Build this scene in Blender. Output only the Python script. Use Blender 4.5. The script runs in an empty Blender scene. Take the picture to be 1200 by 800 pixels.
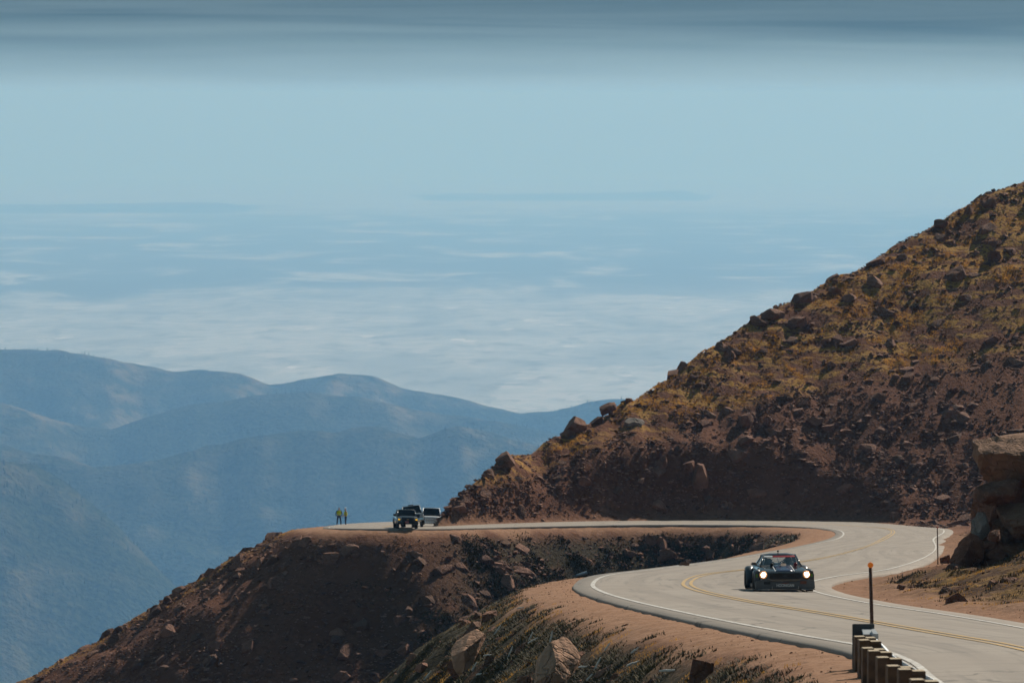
import bpy, bmesh, math, random
import numpy as np
from mathutils import Vector, Matrix, Euler

# ------------------------------------------------------------------ camera, sky, sun, exposure
SC = bpy.context.scene
COL = SC.collection
F = 5000.0                     # focal length in photo pixels (1200 px wide frame), a 150 mm lens
ZC = 3.07                      # eye height over the road plane
EYE = 111.0                    # photo row at eye level; the plain's horizon dips below it
PITCH = math.atan((400.0 - EYE) / F)
cam_d = bpy.data.cameras.new('camera')
cam = bpy.data.objects.new('camera', cam_d); COL.objects.link(cam)
cam_d.sensor_width = 36.0; cam_d.lens = 36.0 * F / 1200.0
cam_d.clip_start = 0.5; cam_d.clip_end = 600000.0
cam.location = (0, 0, ZC); cam.rotation_euler = (math.pi / 2 - PITCH, 0, 0)
cam_d.dof.use_dof = True; cam_d.dof.focus_distance = 152.0; cam_d.dof.aperture_fstop = 4.0
SC.camera = cam

SUN_AZ, SUN_EL = math.radians(35), math.radians(37)
S = Vector((math.cos(SUN_EL) * math.sin(SUN_AZ), math.cos(SUN_EL) * math.cos(SUN_AZ), math.sin(SUN_EL)))
world = bpy.data.worlds.new('World'); SC.world = world; world.use_nodes = True
wn, wl = world.node_tree.nodes, world.node_tree.links
bg = wn['Background']; bg.inputs['Strength'].default_value = 0.05
sky = wn.new('ShaderNodeTexSky'); sky.sky_type = 'NISHITA'; sky.sun_disc = False
sky.sun_elevation = SUN_EL; sky.sun_rotation = SUN_AZ
sky.altitude = 4000; sky.air_density = 1.0; sky.dust_density = 0.6; sky.ozone_density = 1.0
# a high thin cloud veil over the whole sky, drawn out in streaks, that clears towards the horizon
wtc = wn.new('ShaderNodeTexCoord'); wsep = wn.new('ShaderNodeSeparateXYZ'); wl.new(wtc.outputs['Generated'], wsep.inputs[0])
wmp = wn.new('ShaderNodeMapping'); wmp.inputs['Scale'].default_value = (4, 4, 130)
wno = wn.new('ShaderNodeTexNoise'); wno.inputs['Scale'].default_value = 1.6; wno.inputs['Detail'].default_value = 7; wno.inputs['Distortion'].default_value = 0.8
wl.new(wtc.outputs['Generated'], wmp.inputs[0]); wl.new(wmp.outputs[0], wno.inputs['Vector'])
wr = wn.new('ShaderNodeMapRange'); wr.interpolation_type = 'LINEAR'
wr.inputs[1].default_value = -0.001; wr.inputs[2].default_value = 0.0205; wr.inputs[3].default_value = 0.0; wr.inputs[4].default_value = 0.94
wmp2 = wn.new('ShaderNodeMapping'); wmp2.inputs['Scale'].default_value = (2.2, 2.2, 45); wl.new(wtc.outputs['Generated'], wmp2.inputs[0])
wno2 = wn.new('ShaderNodeTexNoise'); wno2.inputs['Scale'].default_value = 1.7; wno2.inputs['Detail'].default_value = 5; wno2.inputs['Distortion'].default_value = 1.2; wl.new(wmp2.outputs[0], wno2.inputs['Vector'])
wma = wn.new('ShaderNodeMath'); wma.operation = 'MULTIPLY_ADD'; wma.inputs[1].default_value = 0.014; wma.inputs[2].default_value = -0.007; wl.new(wno2.outputs[0], wma.inputs[0])
wad = wn.new('ShaderNodeMath'); wad.operation = 'ADD'; wl.new(wsep.outputs[2], wad.inputs[0]); wl.new(wma.outputs[0], wad.inputs[1])
wl.new(wad.outputs[0], wr.inputs[0])
wcl = wn.new('ShaderNodeMix'); wcl.data_type = 'RGBA'; wcl.inputs[6].default_value = (0.55, 1.6, 2.4, 1); wcl.inputs[7].default_value = (2.2, 3.6, 4.4, 1)
wrp = wn.new('ShaderNodeMapRange'); wrp.inputs[1].default_value = 0.36; wrp.inputs[2].default_value = 0.66; wl.new(wno.outputs[0], wrp.inputs[0]); wl.new(wrp.outputs[0], wcl.inputs[0])
wlo = wn.new('ShaderNodeMix'); wlo.data_type = 'RGBA'; wlo.inputs[0].default_value = 0.85; wlo.inputs[7].default_value = (6.3, 9.4, 10.5, 1); wl.new(sky.outputs[0], wlo.inputs[6])
wmx = wn.new('ShaderNodeMix'); wmx.data_type = 'RGBA'
wpw = wn.new('ShaderNodeMath'); wpw.operation = 'POWER'; wpw.inputs[1].default_value = 1.05; wl.new(wr.outputs[0], wpw.inputs[0])
wl.new(wpw.outputs[0], wmx.inputs[0]); wl.new(wlo.outputs[2], wmx.inputs[6]); wl.new(wcl.outputs[2], wmx.inputs[7]); wl.new(wmx.outputs[2], bg.inputs['Color'])

sun_d = bpy.data.lights.new('sun', 'SUN'); sun_d.energy = 5.0; sun_d.angle = math.radians(0.53); sun_d.color = (1.0, 0.915, 0.80)
sun = bpy.data.objects.new('sun', sun_d); COL.objects.link(sun)
sun.rotation_euler = (-S).to_track_quat('-Z', 'Y').to_euler()
SC.view_settings.view_transform = 'Standard'; SC.view_settings.look = 'None'
SC.view_settings.exposure = 0.0; SC.view_settings.gamma = 1.0; SC.view_settings.use_curve_mapping = False
SC.render.engine = 'CYCLES'
SC.cycles.use_denoising = True
SC.cycles.max_bounces = 6; SC.cycles.volume_bounces = 1; SC.cycles.transparent_max_bounces = 12
SC.cycles.sample_clamp_indirect = 6.0

rng = np.random.default_rng(7)
random.seed(7)

# ------------------------------------------------------------------ helpers
def ray(px, py):
    u = (px - 600.0) / F; v = (400.0 - py) / F
    d = np.array([u, math.cos(PITCH) + v * math.sin(PITCH), -math.sin(PITCH) + v * math.cos(PITCH)])
    return d / d[1]
def at(px, py, Y):
    d = ray(px, py); return np.array([d[0] * Y, Y, ZC + d[2] * Y])
def proj(P):
    P = np.asarray(P, dtype=np.float64); x = P[..., 0]; y = P[..., 1]; z = P[..., 2] - ZC
    cp, sp = math.cos(PITCH), math.sin(PITCH)
    dep = y * cp - z * sp; up = y * sp + z * cp
    dep = np.where(np.abs(dep) < 1e-6, 1e-6, dep)
    return 600 + F * x / dep, 400 - F * up / dep, dep

def hash2(ix, iy, seed):
    h = (ix.astype(np.int64) * 374761393 + iy.astype(np.int64) * 668265263 + seed * 974634777) & 0xFFFFFFFF
    h = ((h ^ (h >> 13)) * 1274126177) & 0xFFFFFFFF
    h = h ^ (h >> 16)
    return (h & 0xFFFF).astype(np.float64) / 65535.0
def vnoise(x, y, seed=0):
    ix = np.floor(x); iy = np.floor(y); fx = x - ix; fy = y - iy
    fx = fx * fx * fx * (fx * (fx * 6 - 15) + 10); fy = fy * fy * fy * (fy * (fy * 6 - 15) + 10)
    a = hash2(ix, iy, seed); b = hash2(ix + 1, iy, seed); c = hash2(ix, iy + 1, seed); d = hash2(ix + 1, iy + 1, seed)
    return (a + (b - a) * fx) * (1 - fy) + (c + (d - c) * fx) * fy
def fbm(x, y, seed=0, octv=4, gain=0.5):
    t = 0; a = 1; n = 0
    for o in range(octv):
        t = t + a * (vnoise(x, y, seed + o * 17) - 0.5); n += a
        ca, sa = 0.8, 0.6
        x, y = (ca * x - sa * y) * 2.03, (sa * x + ca * y) * 2.03; a *= gain
    return 2 * t / n
def ridged(x, y, seed=0, octv=4):
    t = 0; a = 1; n = 0
    for o in range(octv):
        t = t + a * (1 - np.abs(2 * vnoise(x, y, seed + o * 31) - 1)); n += a
        ca, sa = 0.8, 0.6
        x, y = (ca * x - sa * y) * 2.07, (sa * x + ca * y) * 2.07; a *= 0.5
    return t / n
def smooth(a, b, x):
    t = np.clip((x - a) / (b - a), 0, 1); return t * t * (3 - 2 * t)

def link(o): COL.objects.link(o); return o
def tag(o, label=None, cat=None, group=None, kind=None):
    if label: o['label'] = label
    if cat: o['category'] = cat
    if group: o['group'] = group
    if kind: o['kind'] = kind
    return o
def empty(name, loc=(0, 0, 0), rz=0.0):
    o = bpy.data.objects.new(name, None); o.location = loc; o.rotation_euler = (0, 0, rz); o.empty_display_size = 0.2
    return link(o)
def np_mesh(name, verts, faces, mat, smooth_shade=True):
    me = bpy.data.meshes.new(name)
    verts = np.ascontiguousarray(verts, dtype=np.float32); faces = np.ascontiguousarray(faces, dtype=np.int32)
    nf, k = faces.shape
    me.vertices.add(len(verts)); me.vertices.foreach_set('co', verts.ravel())
    me.loops.add(nf * k); me.loops.foreach_set('vertex_index', faces.ravel())
    me.polygons.add(nf); me.polygons.foreach_set('loop_start', np.arange(0, nf * k, k, dtype=np.int32))
    me.polygons.foreach_set('use_smooth', np.full(nf, smooth_shade))
    me.update(calc_edges=True)
    if mat: me.materials.append(mat)
    return me
def fattr(me, name, vals):
    a = me.attributes.new(name, 'FLOAT', 'POINT'); a.data.foreach_set('value', np.ascontiguousarray(vals, dtype=np.float32))

class MB:
    def __init__(s): s.v = []; s.f = []
    def add(s, vs, fs):
        n = len(s.v); s.v += [tuple(p) for p in vs]; s.f += [tuple(i + n for i in f) for f in fs]; return s
    def box(s, c, d, rot=None):
        hx, hy, hz = d[0] / 2, d[1] / 2, d[2] / 2
        vs = [Vector((x, y, z)) for z in (-hz, hz) for y in (-hy, hy) for x in (-hx, hx)]
        if rot: e = Euler(rot).to_matrix(); vs = [e @ v for v in vs]
        return s.add([(v.x + c[0], v.y + c[1], v.z + c[2]) for v in vs],
                     [(0, 2, 3, 1), (4, 5, 7, 6), (0, 1, 5, 4), (2, 6, 7, 3), (0, 4, 6, 2), (1, 3, 7, 5)])
    def loft(s, rings, closed=True, caps=True, skip=None):
        n = len(rings[0]); vs = [p for r in rings for p in r]; fs = []
        for i in range(len(rings) - 1):
            for j in range(n if closed else n - 1):
                if skip and skip(i, j): continue
                k = (j + 1) % n
                fs.append((i * n + j, i * n + k, (i + 1) * n + k, (i + 1) * n + j))
        if caps: fs.append(tuple(range(n - 1, -1, -1))); fs.append(tuple((len(rings) - 1) * n + j for j in range(n)))
        return s.add(vs, fs)
    def tube(s, path, r, n=8, caps=True):
        path = [Vector(p) for p in path]; rings = []
        for i, p in enumerate(path):
            t = (path[min(i + 1, len(path) - 1)] - path[max(i - 1, 0)]).normalized()
            a = Vector((0, 0, 1)) if abs(t.z) < 0.9 else Vector((1, 0, 0))
            u = t.cross(a).normalized(); w = t.cross(u)
            rr = r[i] if isinstance(r, (list, tuple)) else r
            rings.append([p + (u * math.cos(2 * math.pi * k / n) + w * math.sin(2 * math.pi * k / n)) * rr for k in range(n)])
        return s.loft(rings, True, caps)
    def lathe(s, prof, c=(0, 0, 0), axis='X', n=24):
        rings = []
        for k in range(n):
            a = 2 * math.pi * k / n; r_ = []
            for (h, r) in prof:
                p = {'X': (h, r * math.cos(a), r * math.sin(a)), 'Y': (r * math.cos(a), h, r * math.sin(a)), 'Z': (r * math.cos(a), r * math.sin(a), h)}[axis]
                r_.append((p[0] + c[0], p[1] + c[1], p[2] + c[2]))
            rings.append(r_)
        return s.loft(rings + [rings[0]], False, False)
    def prism(s, poly, axis, a, b):
        def mk(p, h): return {'X': (h, p[0], p[1]), 'Y': (p[0], h, p[1]), 'Z': (p[0], p[1], h)}[axis]
        return s.loft([[mk(p, a) for p in poly], [mk(p, b) for p in poly]])
    def mesh(s, name, mat, sm=False, bevel=0.0):
        me = bpy.data.meshes.new(name); me.from_pydata(s.v, [], s.f)
        bm = bmesh.new(); bm.from_mesh(me)
        bmesh.ops.remove_doubles(bm, verts=bm.verts, dist=1e-5)
        bmesh.ops.recalc_face_normals(bm, faces=bm.faces)
        if bevel:
            es = [e for e in bm.edges if len(e.link_faces) == 2 and e.calc_face_angle(0) > 0.5]
            bmesh.ops.bevel(bm, geom=es, offset=bevel, segments=2, affect='EDGES', clamp_overlap=True)
        for f in bm.faces: f.smooth = sm
        bm.to_mesh(me); bm.free()
        if mat: me.materials.append(mat)
        return me
    def build(s, name, mat, parent=None, sm=False, bevel=0.0):
        o = link(bpy.data.objects.new(name, s.mesh(name, mat, sm, bevel)))
        if parent: o.parent = parent
        return o

# ------------------------------------------------------------------ materials
MATS = {}
def new_mat(name):
    m = bpy.data.materials.new(name); m.use_nodes = True
    MATS[name] = m; return m, m.node_tree.nodes, m.node_tree.links
def NZ(n, l, vec, scale, detail=5, dist=0.0, rough=0.55):
    t = n.new('ShaderNodeTexNoise'); t.inputs['Scale'].default_value = scale; t.inputs['Detail'].default_value = detail
    t.inputs['Distortion'].default_value = dist; t.inputs['Roughness'].default_value = rough
    l.new(vec, t.inputs['Vector']); return t.outputs[0]
def RNG(n, l, val, a, b, c=0.0, d=1.0):
    t = n.new('ShaderNodeMapRange'); t.interpolation_type = 'SMOOTHSTEP'
    t.inputs[1].default_value = a; t.inputs[2].default_value = b; t.inputs[3].default_value = c; t.inputs[4].default_value = d
    l.new(val, t.inputs[0]); return t.outputs[0]
def MIX(n, l, fac, a, b, mode='MIX'):
    t = n.new('ShaderNodeMix'); t.data_type = 'RGBA'; t.blend_type = mode
    for i, v in ((0, fac), (6, a), (7, b)):
        if isinstance(v, (int, float)): t.inputs[i].default_value = v
        elif isinstance(v, tuple): t.inputs[i].default_value = v if len(v) == 4 else v + (1,)
        else: l.new(v, t.inputs[i])
    return t.outputs[2]
def MATH(n, l, op, a, b=0.0):
    t = n.new('ShaderNodeMath'); t.operation = op
    for i, v in ((0, a), (1, b)):
        if isinstance(v, (int, float)): t.inputs[i].default_value = v
        else: l.new(v, t.inputs[i])
    return t.outputs[0]
def ATTR(n, name):
    t = n.new('ShaderNodeAttribute'); t.attribute_name = name; return t.outputs['Fac']
def BUMP(n, l, h, strength, dist):
    t = n.new('ShaderNodeBump'); t.inputs['Strength'].default_value = strength; t.inputs['Distance'].default_value = dist
    l.new(h, t.inputs['Height']); return t.outputs[0]
def simple(name, col, rough=0.6, metal=0.0, var=0.12, scale=6.0, coat=0.0, bump=0.0, emit=None, es=0.0):
    m, n, l = new_mat(name); b = n['Principled BSDF']
    tc = n.new('ShaderNodeTexCoord'); nz = NZ(n, l, tc.outputs['Object'], scale, 4)
    lo = tuple(c * (1 - var) for c in col); hi = tuple(min(1, c * (1 + var)) for c in col)
    l.new(MIX(n, l, RNG(n, l, nz, 0.3, 0.7), lo, hi), b.inputs['Base Color'])
    b.inputs['Roughness'].default_value = rough; b.inputs['Metallic'].default_value = metal
    b.inputs['Coat Weight'].default_value = coat
    if bump: l.new(BUMP(n, l, NZ(n, l, tc.outputs['Object'], scale * 3, 5), bump, 0.02), b.inputs['Normal'])
    if emit: b.inputs['Emission Color'].default_value = emit + (1,); b.inputs['Emission Strength'].default_value = es
    return m
def glass(name, tint, trans):
    m, n, l = new_mat(name); n.remove(n['Principled BSDF'])
    t = n.new('ShaderNodeBsdfTransparent'); t.inputs[0].default_value = tint + (1,)
    g = n.new('ShaderNodeBsdfGlossy'); g.inputs['Roughness'].default_value = 0.03
    f = n.new('ShaderNodeFresnel'); f.inputs[0].default_value = 1.45
    x = n.new('ShaderNodeMixShader'); l.new(MATH(n, l, 'MULTIPLY', f.outputs[0], trans), x.inputs[0]); l.new(t.outputs[0], x.inputs[1]); l.new(g.outputs[0], x.inputs[2])
    l.new(x.outputs[0], n['Material Output'].inputs[0]); return m

def ground_material():
    m, n, l = new_mat('mountain_ground'); b = n['Principled BSDF']; b.inputs['Roughness'].default_value = 0.95
    b.inputs['Specular IOR Level'].default_value = 0.1
    P = n.new('ShaderNodeNewGeometry').outputs['Position']
    dirt, grass, dark = ATTR(n, 'dirt'), ATTR(n, 'grass'), ATTR(n, 'shrub_shade')
    n1 = NZ(n, l, P, 0.35, 6); n2 = NZ(n, l, P, 2.2, 6); n3 = NZ(n, l, P, 9.0, 4); n0 = NZ(n, l, P, 0.08, 4)
    scree = MIX(n, l, RNG(n, l, n2, 0.3, 0.7), (0.082, 0.031, 0.016), (0.190, 0.083, 0.047))
    scree = MIX(n, l, RNG(n, l, n1, 0.35, 0.7), scree, (0.132, 0.054, 0.030))
    scree = MIX(n, l, MATH(n, l, 'MULTIPLY', RNG(n, l, n0, 0.4, 0.65), 0.5), scree, (0.185, 0.085, 0.051))
    gold = MIX(n, l, RNG(n, l, n3, 0.3, 0.7), (0.30, 0.155, 0.038), (0.50, 0.28, 0.075))
    gold = MIX(n, l, RNG(n, l, n2, 0.5, 0.75), gold, (0.20, 0.115, 0.035))
    gmp = n.new('ShaderNodeMapping'); gmp.inputs['Rotation'].default_value = (0, math.radians(28), 0); gmp.inputs['Scale'].default_value = (0.28, 1, 1); l.new(P, gmp.inputs[0])
    ns = NZ(n, l, gmp.outputs[0], 0.75, 6, 0.3)
    gm = MATH(n, l, 'MULTIPLY', grass, RNG(n, l, ns, 0.44, 0.56))
    gm = MATH(n, l, 'MULTIPLY', gm, RNG(n, l, n2, 0.36, 0.54))
    c = MIX(n, l, gm, scree, gold)
    dk = MIX(n, l, RNG(n, l, n3, 0.35, 0.7), (0.026, 0.021, 0.012), (0.062, 0.048, 0.022))  # dark mat: plants, with the shade between them put into the colour
    dm = MATH(n, l, 'MULTIPLY', dark, RNG(n, l, n1, 0.26, 0.42))
    c = MIX(n, l, dm, c, dk)
    dr = MIX(n, l, RNG(n, l, n2, 0.25, 0.75), (0.23, 0.118, 0.064), (0.35, 0.200, 0.122))
    dr = MIX(n, l, MATH(n, l, 'MULTIPLY', RNG(n, l, n3, 0.50, 0.66), 0.7), dr, (0.15, 0.078, 0.045))
    n4 = NZ(n, l, P, 26.0, 3); dr = MIX(n, l, MATH(n, l, 'MULTIPLY', RNG(n, l, n4, 0.58, 0.68), 0.6), dr, (0.44, 0.30, 0.21))
    c = MIX(n, l, dirt, c, dr)
    l.new(c, b.inputs['Base Color'])
    h = MATH(n, l, 'ADD', MATH(n, l, 'MULTIPLY', n2, 0.6), MATH(n, l, 'MULTIPLY', n3, 0.25))
    rough_amt = MATH(n, l, 'SUBTRACT', 1.0, MATH(n, l, 'MULTIPLY', dirt, 0.8))
    l.new(BUMP(n, l, MATH(n, l, 'MULTIPLY', h, rough_amt), 0.9, 0.35), b.inputs['Normal'])
    return m
def rock_material(name, base, dark, pale):
    m, n, l = new_mat(name); b = n['Principled BSDF']; b.inputs['Roughness'].default_value = 0.9; b.inputs['Specular IOR Level'].default_value = 0.2
    P = n.new('ShaderNodeNewGeometry').outputs['Position']
    rnd = n.new('ShaderNodeObjectInfo').outputs['Random']
    n1 = NZ(n, l, P, 1.1, 6, 0.4); n2 = NZ(n, l, P, 6.0, 6); n3 = NZ(n, l, P, 30.0, 3)
    c = MIX(n, l, RNG(n, l, n1, 0.3, 0.7), dark, base)
    c = MIX(n, l, MATH(n, l, 'MULTIPLY', RNG(n, l, n2, 0.5, 0.75), 0.6), c, pale)
    c = MIX(n, l, MATH(n, l, 'MULTIPLY', RNG(n, l, n3, 0.55, 0.75), 0.5), c, dark)
    pr = ATTR(n, 'tone')
    c = MIX(n, l, MATH(n, l, 'MULTIPLY', RNG(n, l, rnd, 0.0, 1.0), 0.35), c, pale)
    c = MIX(n, l, RNG(n, l, pr, 0.45, 0.95, 0.0, 0.85), c, (0.085, 0.040, 0.027))
    c = MIX(n, l, RNG(n, l, pr, 0.30, 0.05, 0.0, 0.5), c, pale)
    l.new(c, b.inputs['Base Color'])
    v = n.new('ShaderNodeTexVoronoi'); v.feature = 'DISTANCE_TO_EDGE'; v.inputs['Scale'].default_value = 1.3
    mv = n.new('ShaderNodeVectorMath'); mv.operation = 'ADD'; l.new(P, mv.inputs[0])
    nn = n.new('ShaderNodeTexNoise'); nn.inputs['Scale'].default_value = 1.5; nn.inputs['Detail'].default_value = 4; l.new(P, nn.inputs['Vector']); l.new(nn.outputs[1], mv.inputs[1]); l.new(mv.outputs[0], v.inputs['Vector'])
    cr = RNG(n, l, v.outputs[0], 0.0, 0.05)
    h = MATH(n, l, 'ADD', MATH(n, l, 'ADD', n2, MATH(n, l, 'MULTIPLY', n1, 1.5)), MATH(n, l, 'MULTIPLY', cr, 0.9))
    l.new(BUMP(n, l, h, 0.8, 0.12), b.inputs['Normal']); return m
def asphalt_material():
    m, n, l = new_mat('asphalt'); b = n['Principled BSDF']; b.inputs['Roughness'].default_value = 0.82; b.inputs['Specular IOR Level'].default_value = 0.35
    P = n.new('ShaderNodeNewGeometry').outputs['Position']
    uv = n.new('ShaderNodeUVMap'); uv.uv_map = 'road'
    mp = n.new('ShaderNodeMapping'); mp.inputs['Scale'].default_value = (1.0, 0.035, 1); l.new(uv.outputs[0], mp.inputs[0])
    n1 = NZ(n, l, P, 0.12, 4); n2 = NZ(n, l, P, 1.2, 6); n3 = NZ(n, l, P, 40.0, 3); st = NZ(n, l, mp.outputs[0], 3.0, 5, 0.3)
    c = MIX(n, l, RNG(n, l, n1, 0.3, 0.7), (0.275, 0.232, 0.190), (0.320, 0.275, 0.228))
    c = MIX(n, l, MATH(n, l, 'MULTIPLY', RNG(n, l, n2, 0.45, 0.75), 0.45), c, (0.21, 0.182, 0.153))
    c = MIX(n, l, MATH(n, l, 'MULTIPLY', RNG(n, l, st, 0.52, 0.72), 0.55), c, (0.13, 0.118, 0.105))
    c = MIX(n, l, MATH(n, l, 'MULTIPLY', RNG(n, l, n3, 0.4, 0.7), 0.25), c, (0.17, 0.155, 0.14))
    su = n.new('ShaderNodeSeparateXYZ'); l.new(uv.outputs[0], su.inputs[0])
    wt = MATH(n, l, 'SINE', MATH(n, l, 'MULTIPLY', su.outputs[0], 2 * math.pi / 1.85))
    wt = MATH(n, l, 'MULTIPLY', RNG(n, l, wt, -0.2, 0.9), RNG(n, l, n1, 0.35, 0.65, 0.1, 0.42))
    c = MIX(n, l, wt, c, (0.185, 0.158, 0.132))
    # tar-filled cracks
    v = n.new('ShaderNodeTexVoronoi'); v.feature = 'DISTANCE_TO_EDGE'; v.inputs['Scale'].default_value = 0.11
    mv = n.new('ShaderNodeVectorMath'); mv.operation = 'ADD'; l.new(P, mv.inputs[0])
    nn = n.new('ShaderNodeTexNoise'); nn.inputs['Scale'].default_value = 0.25; nn.inputs['Detail'].default_value = 6
    ms = n.new('ShaderNodeVectorMath'); ms.operation = 'SCALE'; ms.inputs['Scale'].default_value = 6.0
    l.new(P, nn.inputs['Vector']); l.new(nn.outputs[1], ms.inputs[0]); l.new(ms.outputs[0], mv.inputs[1]); l.new(mv.outputs[0], v.inputs['Vector'])
    c = MIX(n, l, RNG(n, l, v.outputs[0], 0.004, 0.010, 0.55, 0.0), c, (0.06, 0.055, 0.05))
    l.new(c, b.inputs['Base Color'])
    l.new(BUMP(n, l, MATH(n, l, 'ADD', n3, n2), 0.35, 0.02), b.inputs['Normal']); return m
def paint_material(name, col, worn):
    m, n, l = new_mat(name); b = n['Principled BSDF']; b.inputs['Roughness'].default_value = 0.7
    P = n.new('ShaderNodeNewGeometry').outputs['Position']
    w = RNG(n, l, NZ(n, l, P, 5.0, 6), 0.42, 0.66)
    c = MIX(n, l, MATH(n, l, 'MULTIPLY', w, worn), col, (0.23, 0.21, 0.185)); l.new(c, b.inputs['Base Color']); return m
def plain_material():
    m, n, l = new_mat('prairie'); b = n['Principled BSDF']; b.inputs['Roughness'].default_value = 1.0; b.inputs['Specular IOR Level'].default_value = 0.0
    P = n.new('ShaderNodeNewGeometry').outputs['Position']
    mp = n.new('ShaderNodeMapping'); mp.inputs['Scale'].default_value = (0.001, 0.00045, 0.0); l.new(P, mp.inputs[0]); K = mp.outputs[0]   # kilometres
    big = NZ(n, l, K, 0.14, 6, 1.0); med = NZ(n, l, K, 0.95, 8, 0.7, 0.62); sml = NZ(n, l, K, 5.0, 7, 0.3, 0.6)
    sx = n.new('ShaderNodeSeparateXYZ'); l.new(K, sx.inputs[0])
    dist = MATH(n, l, 'ADD', sx.outputs[1], MATH(n, l, 'MULTIPLY', MATH(n, l, 'SUBTRACT', big, 0.5), 10.0))
    c = MIX(n, l, RNG(n, l, med, 0.38, 0.62), (0.32, 0.345, 0.33), (0.43, 0.455, 0.435))
    wood = MATH(n, l, 'MULTIPLY', RNG(n, l, dist, 11.7, 14), RNG(n, l, dist, 27, 21.6))
    wood = MATH(n, l, 'MULTIPLY', wood, RNG(n, l, med, 0.66, 0.5))
    c = MIX(n, l, MATH(n, l, 'MULTIPLY', wood, 0.75), c, (0.06, 0.075, 0.06))
    c = MIX(n, l, MATH(n, l, 'MULTIPLY', RNG(n, l, sml, 0.50, 0.64), 0.45), c, (0.13, 0.14, 0.11))
    v = n.new('ShaderNodeTexVoronoi'); v.inputs['Scale'].default_value = 14.0; l.new(K, v.inputs['Vector'])
    vs = n.new('ShaderNodeSeparateColor'); l.new(v.outputs['Color'], vs.inputs[0])
    city = MATH(n, l, 'MULTIPLY', RNG(n, l, dist, 14, 10.8), RNG(n, l, med, 0.42, 0.56))
    c = MIX(n, l, MATH(n, l, 'MULTIPLY', city, RNG(n, l, vs.outputs[0], 0.55, 0.9)), c, (0.48, 0.49, 0.475))
    c = MIX(n, l, MATH(n, l, 'MULTIPLY', city, RNG(n, l, vs.outputs[1], 0.985, 0.992)), c, (0.68, 0.68, 0.66))
    l.new(c, b.inputs['Base Color']); return m
def range_material():
    m, n, l = new_mat('forested_slope'); b = n['Principled BSDF']; b.inputs['Roughness'].default_value = 1.0; b.inputs['Specular IOR Level'].default_value = 0.0
    P = n.new('ShaderNodeNewGeometry').outputs['Position']
    n1 = NZ(n, l, P, 0.0016, 6, 0.6); n2 = NZ(n, l, P, 0.012, 5); n3 = NZ(n, l, P, 0.09, 4)
    op = ATTR(n, 'open')
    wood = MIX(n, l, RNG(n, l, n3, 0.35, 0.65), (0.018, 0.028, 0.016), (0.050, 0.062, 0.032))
    lit_mead = MIX(n, l, RNG(n, l, n2, 0.3, 0.7), (0.16, 0.135, 0.075), (0.27, 0.215, 0.13))  # dry grass tone, also paints the sunlit streaks of the ridges
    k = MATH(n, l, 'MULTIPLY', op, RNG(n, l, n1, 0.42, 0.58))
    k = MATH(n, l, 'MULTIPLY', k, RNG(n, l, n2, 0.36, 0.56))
    c = MIX(n, l, k, wood, lit_mead)
    l.new(c, b.inputs['Base Color'])
    l.new(BUMP(n, l, MATH(n, l, 'ADD', n2, MATH(n, l, 'MULTIPLY', n3, 0.3)), 1.0, 40.0), b.inputs['Normal']); return m

M_ground = ground_material(); M_asphalt = asphalt_material(); M_plain = plain_material(); M_range = range_material()
M_rock = rock_material('pink_granite', (0.225, 0.108, 0.068), (0.125, 0.055, 0.033), (0.31, 0.175, 0.118))
M_rock_tan = rock_material('tan_granite', (0.235, 0.128, 0.076), (0.14, 0.070, 0.040), (0.30, 0.18, 0.115))
M_rock_pale = rock_material('pale_granite', (0.42, 0.235, 0.145), (0.30, 0.160, 0.095), (0.50, 0.31, 0.21))
M_rock_grey = rock_material('grey_granite', (0.30, 0.245, 0.205), (0.19, 0.15, 0.12), (0.40, 0.34, 0.295))
M_white_line = paint_material('white_road_paint', (0.58, 0.55, 0.50), 0.9)
M_yellow_line = paint_material('yellow_road_paint', (0.50, 0.30, 0.075), 0.85)
def grass_mat(name, col, var, scale):
    m = simple(name, col, 0.9, var=var, scale=scale); n, l = m.node_tree.nodes, m.node_tree.links; b = n['Principled BSDF']
    tr = n.new('ShaderNodeBsdfTranslucent'); mx = n.new('ShaderNodeMixShader'); mx.inputs[0].default_value = 0.4
    l.new(b.inputs['Base Color'].links[0].from_socket, tr.inputs[0]); l.new(b.outputs[0], mx.inputs[1]); l.new(tr.outputs[0], mx.inputs[2]); l.new(mx.outputs[0], n['Material Output'].inputs[0])
    return m
M_gold = grass_mat('dry_gold_grass', (0.54, 0.285, 0.065), 0.35, 0.8)
M_olive = simple('dark_tundra_shrub', (0.066, 0.052, 0.020), 0.9, var=0.5, scale=0.7)
M_litter = simple('bleached_wood', (0.62, 0.58, 0.52), 0.8)
M_conifer = simple('conifer_green', (0.026, 0.038, 0.020), 0.95, var=0.4, scale=0.01)

# ------------------------------------------------------------------ the far world: plain, ranges, haze
RE = 6371000.0
HP = 1250.0      # depth of the plain below the road
def build_plain():
    nr, ns = 90, 180
    r = np.concatenate([[0.0], np.geomspace(2500, 260000, nr)])
    a = np.linspace(0, 2 * math.pi, ns, endpoint=False)
    R, A = np.meshgrid(r, a, indexing='ij')
    X = R * np.sin(A); Y = R * np.cos(A)
    Z = -HP - R * R / (2 * RE)
    i, j = np.meshgrid(np.arange(len(r) - 1), np.arange(ns), indexing='ij'); k = (j + 1) % ns
    fc = np.stack([i * ns + j, i * ns + k, (i + 1) * ns + k, (i + 1) * ns + j], -1).reshape(-1, 4)
    me = np_mesh('plain', np.stack([X, Y, Z], -1).reshape(-1, 3), fc, M_plain)
    o = link(bpy.data.objects.new('plain', me)); tag(o, 'hazy pale prairie spreading to the horizon beyond the mountains', 'plain', kind='structure')
build_plain()

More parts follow.
